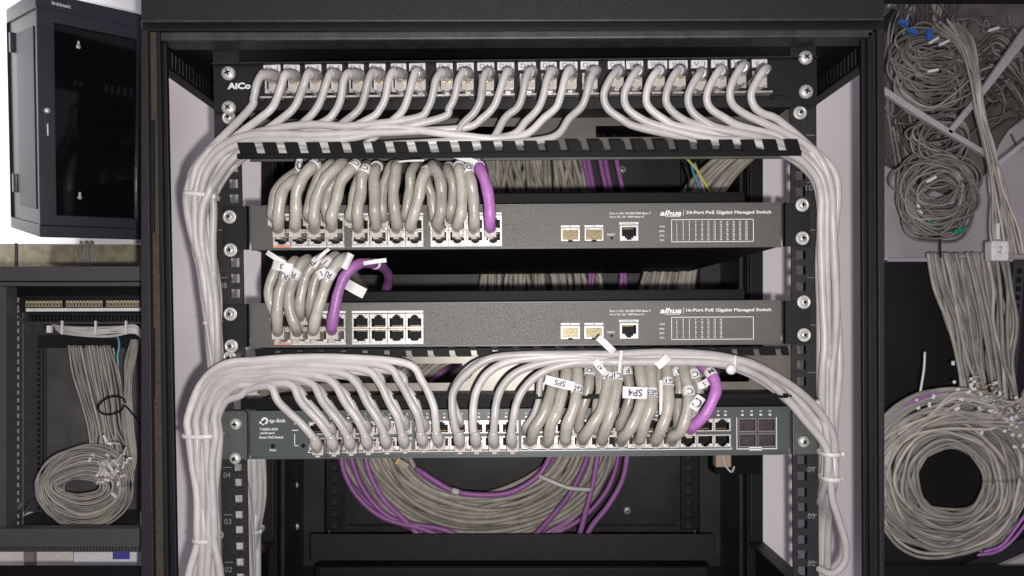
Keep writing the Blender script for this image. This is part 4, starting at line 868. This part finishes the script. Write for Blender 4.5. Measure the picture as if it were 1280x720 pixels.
for i, x in enumerate((77, 119, 157)):
    mb = MB(); a, b = P(x - 1, 401, 108), P(x + 1, 418, 108); mb.box(a.x, b.x, 108, 111, b.z, a.z, TIE); o = mb.build('cable_tie'); tag(o, ['left', 'middle', 'right'][i] + ' white strap on the tied horizontal bundle of the lower left cabinet', 'cable tie', 'nylon ties round the cable bundles')
mb = MB(); a, b = P(59, 407, 110), P(64, 416, 110); mb.box(a.x, b.x, 108, 114, b.z, a.z, PAPER); o = mb.build('paper_tag', bevel=.5); tag(o, 'tiny white tag at the left end of the tied horizontal bundle, lower left cabinet', 'label tag')
lcur = thing('cable_curtain', 'grey cables hanging from the top of the lower left cabinet into its coil', 'cable bundle', P(130, 560, 250))
for i in range(34):
    k = i / 33; x = 86 + k * 54 + U(-1, 1); dd = U(215, 255); s_ = U(-4, 4)
    mb = MB(); tube(mb, pathpx([(x, 432, dd), (x + 5 + k * 3 + s_ * .4, 465, dd), (x + 14 + s_, 500, dd - 10), (x + 24 - k * 8 + s_, 535, dd - 20), (112 + k * 52 + U(-5, 5), 565, dd - 30), (120 + k * 46 + U(-5, 5), 600, dd - 40)], .8), 1.55, INCORD if i % 3 else BCORD, 6); mb.build('cable', lcur, weld=False)
for i in range(10):
    x = 160 + i * 1.2; mb = MB(); tube(mb, pathpx([(x + 4, 424, 200), (x - 3 + U(-2, 2), 450, 200), (x - 6 + U(-2, 2), 480, 200), (x - 4, 530, 196), (x + 2 - i * .4, 580, 190), (158 - i, 625, 180)], .5), 1.5, INCORD, 6); mb.build('cable', lcur, weld=False)
mb = MB(); tube(mb, pathpx([(146, 418, 150), (149, 430, 148), (147, 445, 148), (148, 457, 148)]), 1.6, WIRES['teal'], 6); o = mb.build('wire', weld=False); tag(o, 'short teal wire hanging near the top of the lower left cabinet', 'wire')
mb = MB(); tube(mb, smooth([P(140 + 17 * math.cos(a), 507 - 11 * math.sin(a) - 3 * math.cos(a), 150) for a in [k * .5 for k in range(13)]] + [P(168, 520, 152), P(176, 530, 160)]), 1.3, DEEP, 6); o = mb.build('wire', weld=False); tag(o, 'thin black wire loop in front of the hanging cables, lower left cabinet', 'wire')
lcoil = thing('cable_coil', 'oval coil of grey cables on the floor of the lower left cabinet', 'cable coil', P(105, 655, 170))
for i in range(44):
    k = i / 43; w = 27 + 31 * k + U(-2, 2); cxx = 102 + U(-2, 2) + k * 2; pts = []; ph = U(0, 6); dd = 165 + U(-14, 14)
    for j in range(23):
        a = 2 * math.pi * j / 22; top = 9 + 44 * k ** 1.1; bot = 8 + 35 * k
        yy = 608 - (top * math.sin(a) if math.sin(a) > 0 else bot * math.sin(a) * 1.25)
        pts.append(P(cxx + w * (1 + .05 * math.sin(2 * a + ph)) * math.cos(a) + (9 * k * math.sin(a) if math.sin(a) > 0 else 0) + 1.3 * math.sin(3*a + ph), yy + 1.3 * math.cos(2*a + ph), dd))
    mb = MB(); tube(mb, smooth(pts, 3), 1.4, BCORD if i % 3 == 0 else INCORD, 6); mb.build('cable', lcoil, weld=False)
pt = thing('cable_ends', 'cluster of white plugs and tags where cables end beside the coil, lower left cabinet', 'plugs', P(138, 600, 140))
for i in range(46):
    x, y = min(168, random.gauss(138, 13)), random.gauss(584, 17); a = U(-1.4, 1.4); l = U(2.5, 6.5); c = P(x, y, U(128, 142)); ca, sa = math.cos(a), math.sin(a)
    mb = MB(); mb.prism([(c.x + u * ca - v * sa, c.z + u * sa + v * ca) for u, v in ((-l, -1.6), (l, -1.6), (l, 1.6), (-l, 1.6))], c.y, c.y + 3, [PAPER, CLEAR, BOOT][i % 3]); mb.build('plug', pt)
# below the cabinet: pale shelf with a box
a, b = P(-200, 690.5, 300), P(176, 708, 300); mb = MB(); mb.box(a.x, b.x, 300, 306, b.z - 1, a.z + 30, mat('cream_wall', (.75, .72, .66), .8)); o = mb.build('backdrop'); tag(o, 'pale strip of wall below the lower left cabinet', 'backdrop', kind='structure')
mb = MB(); a, b = P(92, 690, 250), P(171, 708, 250); mb.box(a.x, b.x, 250, 290, b.z, a.z, mat('white_carton', (.82, .82, .84), .7)); bxo = mb.build('carton', bevel=1); tag(bxo, 'white carton with a blue purple patch under the lower left cabinet', 'box')
mb = MB(); a, b = P(141, 690, 249), P(162, 699, 249); mb.box(a.x, b.x, 248.6, 249.8, b.z, a.z, BOXBL); mb.build('colour_patch', bxo)
mb = MB(); a, b = P(30, 690, 250), P(42, 708, 250); mb.box(a.x, b.x, 250, 258, b.z, a.z, mat('brown_post', (.25, .22, .18), .7)); o = mb.build('post'); tag(o, 'short brown post under the lower left cabinet', 'post')
for nm, q in (('shelf', (-200, 708, 176, 790)), ('shelf', (1106, 708, 1480, 790)), ('ledge', (1106, -90, 1480, 3.5))):
    a, b = P(q[0], q[1], 60), P(q[2], q[3], 60); mb = MB(); mb.box(a.x, b.x, 60, 64, b.z, a.z, DEEP); o = mb.build(nm)
    tag(o, {(-200): 'black shelf edge under the lower left scene'}.get(q[0], 'black shelf edge under the big coil at the lower right' if q[1] > 0 else 'black ledge over the hanging coils at the upper right'), nm)

# ================================================================== UPPER RIGHT: COILS HANGING FROM A CEILING
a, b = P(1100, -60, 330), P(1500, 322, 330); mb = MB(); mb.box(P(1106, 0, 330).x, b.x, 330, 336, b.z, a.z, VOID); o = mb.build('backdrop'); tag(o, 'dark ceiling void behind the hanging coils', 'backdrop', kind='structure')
def poly(name, q, d0, d1, m, lab, cat, group=None, bevel=1):
    a = [P(x, y, d0) for x, y in q]; mb = MB(); mb.prism([(p.x, p.z) for p in a], d0, d1, m); o = mb.build(name, bevel=bevel); tag(o, lab, cat, group); return o
poly('ceiling_tile', [(1106, 207), (1128, 216), (1150, 232), (1200, 250), (1236, 214), (1250, 180), (1262, 162), (1290, 140), (1500, 60), (1500, 322), (1106, 322)], 300, 306, CEIL, 'pale grey ceiling tile behind the lower hanging coil', 'ceiling tile')
poly('ceiling_tile', [(1106, 3), (1114, 3), (1106, 22)], 316, 320, CEIL, 'small pale tile corner at the top left of the ceiling void', 'ceiling tile')
poly('duct', [(1106, 20), (1116, 6), (1128, 24), (1142, 46), (1126, 46), (1106, 36)], 310, 320, BLACK, 'black duct corner beside the upper hanging coil', 'duct')
for q, lab in (([(1106, 108), (1150, 137), (1196, 166), (1240, 192), (1240, 199), (1190, 170), (1146, 144), (1106, 117)], 'grey ceiling bar slanting down to the right between the two coils'), ([(1280, 35), (1290, 30), (1290, 44), (1225, 126), (1190, 168), (1184, 164), (1219, 122)], 'grey ceiling bar slanting up to the right of the upper coil'), ([(1242, 206), (1290, 168), (1290, 174), (1244, 213)], 'pale ceiling bar seam over the white tile at the right')):
    poly('ceiling_bar', q, 176, 184, BAR, lab, 'ceiling bar', 'slanting ceiling bars')
bgm = thing('cable_bundle', 'mass of dim grey cables in the ceiling void behind the upper coil', 'cable bundle', P(1170, 100, 310))
for i in range(46):
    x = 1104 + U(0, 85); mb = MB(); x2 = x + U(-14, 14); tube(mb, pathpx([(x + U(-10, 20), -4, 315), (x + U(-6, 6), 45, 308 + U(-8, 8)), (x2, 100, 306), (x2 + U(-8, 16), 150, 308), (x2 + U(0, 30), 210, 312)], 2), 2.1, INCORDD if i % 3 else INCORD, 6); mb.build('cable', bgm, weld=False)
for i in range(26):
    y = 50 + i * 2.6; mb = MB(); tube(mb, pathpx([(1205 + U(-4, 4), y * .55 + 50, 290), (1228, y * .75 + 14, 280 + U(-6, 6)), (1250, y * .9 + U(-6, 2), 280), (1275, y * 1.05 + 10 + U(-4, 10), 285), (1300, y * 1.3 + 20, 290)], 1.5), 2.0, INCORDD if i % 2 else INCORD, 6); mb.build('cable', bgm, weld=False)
for i in range(44):      # loose loops of the tangle
    cx_, cy_, rr_ = U(1120, 1270), U(20, 150), U(14, 40); pts = []; ph = U(0, 6.3); sp_ = U(3, 6); asp = U(.4, 1)
    for j in range(14): a = ph + sp_ * j / 13; pts.append(P(cx_ + rr_ * math.cos(a), cy_ + rr_ * asp * math.sin(a) + j * U(.5, 2.5), 280 + 12 * math.sin(a * 2)))
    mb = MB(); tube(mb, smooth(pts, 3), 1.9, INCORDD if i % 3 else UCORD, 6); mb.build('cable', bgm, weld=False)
def hangcoil(lab, cx, cy, rx, ry, n, drop, d, lean):
    root = thing('cable_coil', lab, 'cable coil', P(cx, cy + ry + drop, d), 'coils hanging from the ceiling')
    for i in range(n):
        k = i / (n - 1); ph = U(0, 6.3); big = U(.72, 1.12) if i % 5 else U(.4, .7)
        x0 = cx + U(-7, 7) + lean * k; a_ = rx * big; b_2 = ry * big * U(.75, 1.15) * (.7 + .5 * k); y0_ = cy + drop * k * U(.7, 1.1) + U(-5, 5); rt = U(-.55, .3); pts = []; dd = d + U(-22, 22)
        for j in range(25):
            a = 2 * math.pi * j / 24; u = a_ * math.cos(a) * (1 + .08 * math.sin(2*a + ph)); v = b_2 * math.sin(a) * (1 + .1 * math.cos(3*a + ph))
            pts.append(P(x0 + u * math.cos(rt) - v * math.sin(rt), y0_ + u * math.sin(rt) + v * math.cos(rt), dd + 16 * math.cos(a + ph * .2)))
        mb = MB(); tube(mb, smooth(pts, 3), 1.75, UCORD if i % 3 else INCORD, 6); mb.build('cable', root, weld=False)
    return root
h1 = hangcoil('upper hanging coil of grey cables tied with blue, under the ceiling void', 1168, 56, 48, 34, 34, 64, 215, -2)
h2 = hangcoil('lower hanging coil of grey cables tied with green, in front of the pale tile', 1170, 225, 46, 44, 38, 36, 205, 4)
hs_ = hangcoil('small middle coil of grey cables between the two larger hanging coils', 1174, 168, 32, 24, 12, 14, 225, 0)
vb = thing('cable_bundle', 'long grey bundle hanging straight down right of the two coils', 'cable bundle', P(1250, 322, 190))
for i in range(16):
    k = i - 7.5; dd = 160 + U(-7, 7); mb = MB(); tube(mb, pathpx([(1186 + k * 2.6, 30 + U(-8, 8), dd + 60), (1206 + k * 1.5, 56 + U(-3, 3), dd + 20), (1219 + k * .7 + U(-2.5, 2.5), 95, dd), (1225 + k * .7 + U(-2.5, 2.5), 135, dd), (1236 + k * .8 + U(-3, 3), 185, dd), (1246 + k * 1.2 + U(-4, 4), 235, dd), (1254 + k * 2.2, 285, dd), (1260 + k * 2.4, 318, dd)], 1.6), 1.9, INCORD if i % 3 else BCORD, 6); mb.build('cable', vb, weld=False)
for i, (x, y, w, hh, rt, m, cn) in enumerate(((1131, 27, 15, 6, -.5, BLUE, 'left blue'), (1142, 38, 14, 7, -.35, BLUE, 'middle blue'), (1163, 43, 8, 17, .0, BLUE, 'right blue'), (1164, 281, 7, 26, .1, GREEN, 'upright green'), (1201, 288, 17, 6, .25, GREEN, 'slanting green'))):
    c = P(x, y, 178); ca, sa = math.cos(rt), math.sin(rt); mb = MB(); mb.prism([(c.x + u * ca - v * sa, c.z + u * sa + v * ca) for u, v in ((-w/2, -hh/2), (w/2, -hh/2), (w/2, hh/2), (-w/2, hh/2))], 178, 186, m); o = mb.build('cable_tie', bevel=1); tag(o, cn + ' strap round a hanging coil', 'cable tie', 'coloured straps on the hanging coils')
for i, (x, y, rt) in enumerate(((1168, 50, .55), (1181, 53, .45), (1167, 88, .2), (1165, 224, .5), (1243, 36, .3), (1150, 262, -1.2))):
    c = P(x, y, 176); ca, sa = math.cos(rt), math.sin(rt); mb = MB(); mb.prism([(c.x + u * ca - v * sa, c.z + u * sa + v * ca) for u, v in ((-8, -2), (8, -2), (8, 2), (-8, 2))], 176, 180, PAPER); o = mb.build('paper_tag', bevel=.5); tag(o, 'small pale tag ' + ['on the left end in the upper coil', 'on the right end in the upper coil', 'across the front strands of the upper coil', 'across the middle of the lower coil', 'on the bunch at the right of the upper coil', 'at the left edge of the lower coil'][i], 'label tag', 'white paper tags on the cables')
mb = MB(); a, b = P(1240, 301, 150), P(1262, 326, 150); mb.box(a.x, b.x, 150, 168, b.z, a.z, PAPER); so = mb.build('socket_box', bevel=2.5); tag(so, 'white plastic box with a blue handwritten 2 at the end of the hanging bundle', 'connector box')
mb = MB(); letters(mb, '2', P(1250, 312, 149.4), 10, mat('blue_ink', (.08, .16, .42), .6), bold=-.01, shear=.2); mb.build('lettering', so, weld=False)
mb = MB(); a, b = P(1246, 279, 152), P(1250, 299, 152); mb.box(a.x, b.x, 152, 160, b.z, a.z, TIE); mb.build('stem', so, bevel=.6)
mb = MB(); tube(mb, pathpx([(1174, 290, 200), (1175, 300, 198), (1176, 322, 200)]), 1.2, DEEP, 6); mb.disc(tuple(P(1174, 294, 190)), 3, DEEP, [(1, 12), (1, -2), (.01, -3)], 10); o = mb.build('strap', weld=False); tag(o, 'black strap hanging below the lower hanging coil', 'strap')

# ================================================================== LOWER RIGHT: BIG COIL ON BLACK
a, b = P(1106, 322.5, 300), P(1500, 760, 300); mb = MB(); mb.box(P(1106, 0, 300).x, b.x, 300, 306, b.z, a.z - 6, BLACK); o = mb.build('backdrop'); tag(o, 'black cabinet back behind the big coil at the lower right', 'backdrop', kind='structure')
poly('rack_rail', [(1268, 324), (1281, 324), (1276, 420), (1268, 500), (1256, 500), (1262, 420)], 262, 266, LLD, 'black perforated rail at the right edge behind the lower right cables', 'rail')
rr = bpy.data.objects['rack_rail.003'] if 'rack_rail.003' in bpy.data.objects else None
mb = MB()
for k in range(15):
    y = 336 + k * 11; x = 1274 - k * .8; a, b = P(x - 2, y, 261), P(x + 3, y + 6, 261); mb.box(a.x, b.x, 260.4, 261.6, b.z, a.z, DEEP)
for o in list(bpy.data.objects):
    if o.get('label', '').startswith('black perforated rail'): mb.build('slot_row', o)
poly('floor_corner', [(1252, 708), (1284, 694), (1290, 694), (1290, 708)], 150, 160, CEIL, 'pale grey corner at the bottom right edge of the picture', 'panel')
poly('cabinet_sill', [(1200, 708), (1284, 672), (1290, 672), (1290, 690), (1240, 708)], 190, 200, FRAME, 'black sill slanting under the big coil at the lower right', 'panel')
poly('cabinet_edge', [(1276, 500), (1290, 470), (1290, 600), (1280, 560)], 240, 246, CEIL, 'pale wall sliver at the right edge beside the cable ends', 'wall')
rc = thing('cable_curtain', 'thick sheaf of grey cables falling from the top into the big lower right coil', 'cable bundle', P(1230, 480, 220))
for i in range(38):
    k = i / 37; x = 1162 + k * 96 + U(-2, 2); dd = U(222, 262); x3 = 1203 + k * 70 + U(-4, 4)
    mb = MB(); tube(mb, pathpx([(x - 2, 316, dd), (x + 6 + U(-4, 4), 360, dd + U(-6, 6)), (x + (x3 - x) * .55 + U(-5, 5), 405, dd + U(-6, 6)), (x3 - 6 + U(-5, 5), 450, dd), (x3 + U(-4, 4), 490, dd - 4), (x3 + 3 + U(-6, 6), 540, dd), (1246 + k * 26 + U(-5, 5), 600, dd), (1240 + k * 30, 650, dd), (1225 + k * 20, 690, dd)], 1), 2.9, INCORD if i % 4 else BCORD, 8); mb.build('cable', rc, weld=False)
rk = thing('cable_coil', 'big round coil of grey cables on black at the lower right', 'cable coil', P(1190, 700, 200))
for i in range(54):
    k = i / 53; ph = U(0, 6.3); pts = []; rx_ = 44 + 56 * k + U(-2, 2); up_ = 44 + 46 * k; dn = 38 + 54 * k; dd = 200 + U(-22, 22) - (10 if i % 2 else 0)
    for j in range(27):
        a = 2 * math.pi * j / 26; q = 1 + .055 * math.sin(2*a + ph) + .03 * math.cos(5*a + ph * 3)
        pts.append(P(1188 + rx_ * math.cos(a) * q - 4 * k, 602 - (up_ if math.sin(a) > 0 else dn) * math.sin(a) * q, dd + 5 * math.sin(a + ph)))
    mb = MB(); tube(mb, smooth(pts, 3), 2.6, INCORD if i % 3 else BCORD, 8); mb.build('cable', rk, weld=False)
for i in range(12):
    k = i / 11; mb = MB(); tube(mb, pathpx([(1096, 560 - k * 30 + U(-4, 4), 168), (1118, 530 - k * 22, 166), (1150, 508 - k * 18 + U(-3, 3), 164), (1190, 500 - k * 16 + U(-3, 3), 164), (1230, 512 - k * 20 + k * U(-4, 4), 166), (1262, 540 - k * 34 + U(-4, 4), 168), (1284, 566 - k * 44 + U(-4, 4), 170)], .8), 2.9, INCORD if i != 7 else PURP, 8); mb.build('cable', rk, weld=False)
for pp_ in ([(1222, 694, 160), (1245, 690, 160), (1265, 676, 160), (1286, 650, 160)], [(1230, 690, 164), (1252, 682, 164), (1270, 660, 164), (1284, 640, 164)]):
    mb = MB(); tube(mb, pathpx(pp_), 2.1, PURP, 8); mb.build('cable', rk, weld=False)
for i in range(16):      # loose ends that leave the ring to the right
    a0 = U(1.2, 2.6); R0 = U(80, 102); pts = [P(1188 + R0 * math.cos(a0 + q * .35), 602 - R0 * .92 * math.sin(a0 + q * .35), 158 + U(-4, 4)) for q in (3, 2, 1, 0)]
    e = (1225 + U(0, 50), 490 + U(0, 60)); pts += [P((1188 + R0 * math.cos(a0)) * .5 + e[0] * .5, min(e[1], 602 - R0 * .92 * math.sin(a0)) - U(0, 8), 152), P(e[0], e[1], 148), P(e[0] + U(6, 16), e[1] + U(-8, 8), 146)]
    mb = MB(); tube(mb, smooth(pts, 4), 2.5, BCORD if i % 2 else INCORD, 8); mb.build('cable', rk, weld=False)
tags = thing('cable_ends', 'scatter of small white tags and bare wire ends over the lower right coil', 'tags', P(1235, 520, 150))
for i in range(56):
    t_ = U(0, 1); x = 1190 + t_ * 90 + random.gauss(0, 8); y = 485 + (t_ ** 1.4) * 60 + random.gauss(0, 14)
    if i < 4: x, y = ((1148, 510), (1162, 506), (1146, 500), (1167, 496))[i]
    a = U(.9, 1.9) if i % 2 else U(-.5, .8); l = U(1.8, 4.2); c = P(x, y, U(146, 154)); ca, sa = math.cos(a), math.sin(a); mb = MB()
    mb.prism([(c.x + u * ca - v * sa, c.z + u * sa + v * ca) for u, v in ((-l, -2), (l, -2), (l, 2), (-l, 2))], c.y, c.y + 2, PAPER); mb.build('tag', tags)
for i in range(40):
    x = 1215 + U(0, 62); y = 482 + (x - 1215) * .7 + U(-16, 16); a = U(.1, .9); mb = MB(); tube(mb, [P(x, y, 145), P(x + 5 * math.cos(a), y - 5 * math.sin(a) + U(-1, 1), 143), P(x + 10 * math.cos(a), y - 9 * math.sin(a) + U(-2, 2), 144)], .55, [GOLD, TIE, WIRES['pink'], WIRES['blue']][i % 4] if i % 4 != 3 or i % 8 == 3 else TIE, 5); mb.build('wire_end', tags, weld=False)
mb = MB(); tube(mb, pathpx([(1156, 440, 170), (1155, 460, 168), (1152, 480, 166), (1149, 497, 166)]), 1.8, TIE, 6); o = mb.build('tie_strip', weld=False); tag(o, 'thin white twisted strip hanging above the left side of the big coil', 'cable tie')
mb = MB(); a, b = P(1166, 319, 240), P(1300, 322.2, 240); mb.box(a.x, b.x, 240, 250, b.z, a.z, CEIL); o = mb.build('shelf_edge'); tag(o, 'thin pale edge over the sheaf of cables at the lower right', 'shelf')

# ------------------------------------------------------------------ camera, light, world
clean()
cam = bpy.data.cameras.new('camera'); co = bpy.data.objects.new('camera', cam); C.objects.link(co)
co.location = Vector((0, -D, 0)) * S; co.rotation_euler = (math.radians(90), 0, 0)
cam.sensor_width = 36; cam.lens = 36 * D / 1280; cam.shift_y = 40 / 1280; cam.clip_start = .01; cam.clip_end = 50
bpy.context.scene.camera = co
def lamp(name, loc, size, power, col, aim):
    l = bpy.data.lights.new(name, 'AREA'); l.shape = 'DISK'; l.size = size * S; l.energy = power; l.color = col
    o = bpy.data.objects.new(name, l); C.objects.link(o); o.location = Vector(loc) * S
    o.rotation_euler = (Vector(aim) - Vector(loc)).to_track_quat('-Z', 'Y').to_euler(); return o
lamp('flash', (30, -D - 10, -28), 20, 4.3, (1, .97, .935), (0, 0, 0))
lamp('room_light', (-250, -1500, 900), 700, 1.6, (.93, .93, 1), (0, 0, 0))
l = bpy.data.lights.new('backdrop_fill_spot', 'SPOT'); l.energy = 26; l.spot_size = math.radians(30); l.spot_blend = .3; l.shadow_soft_size = .05  # added spot without a real source, whitens the upper left backdrop
o = bpy.data.objects.new('backdrop_fill_spot', l); C.objects.link(o); o.location = Vector((-1150, -500, 900)) * S; o.rotation_euler = (Vector((-960, 420, 400)) - Vector((-1150, -500, 900))).to_track_quat('-Z', 'Y').to_euler()
w = bpy.data.worlds.new('World'); bpy.context.scene.world = w; w.use_nodes = True
w.node_tree.nodes['Background'].inputs[0].default_value = (.74, .66, .80, 1); w.node_tree.nodes['Background'].inputs[1].default_value = .29
sc_ = bpy.context.scene; sc_.view_settings.view_transform = 'Standard'; sc_.view_settings.look = 'None'; sc_.view_settings.exposure = 0; sc_.view_settings.gamma = 1
sc_.render.resolution_x = 1024; sc_.render.resolution_y = 576
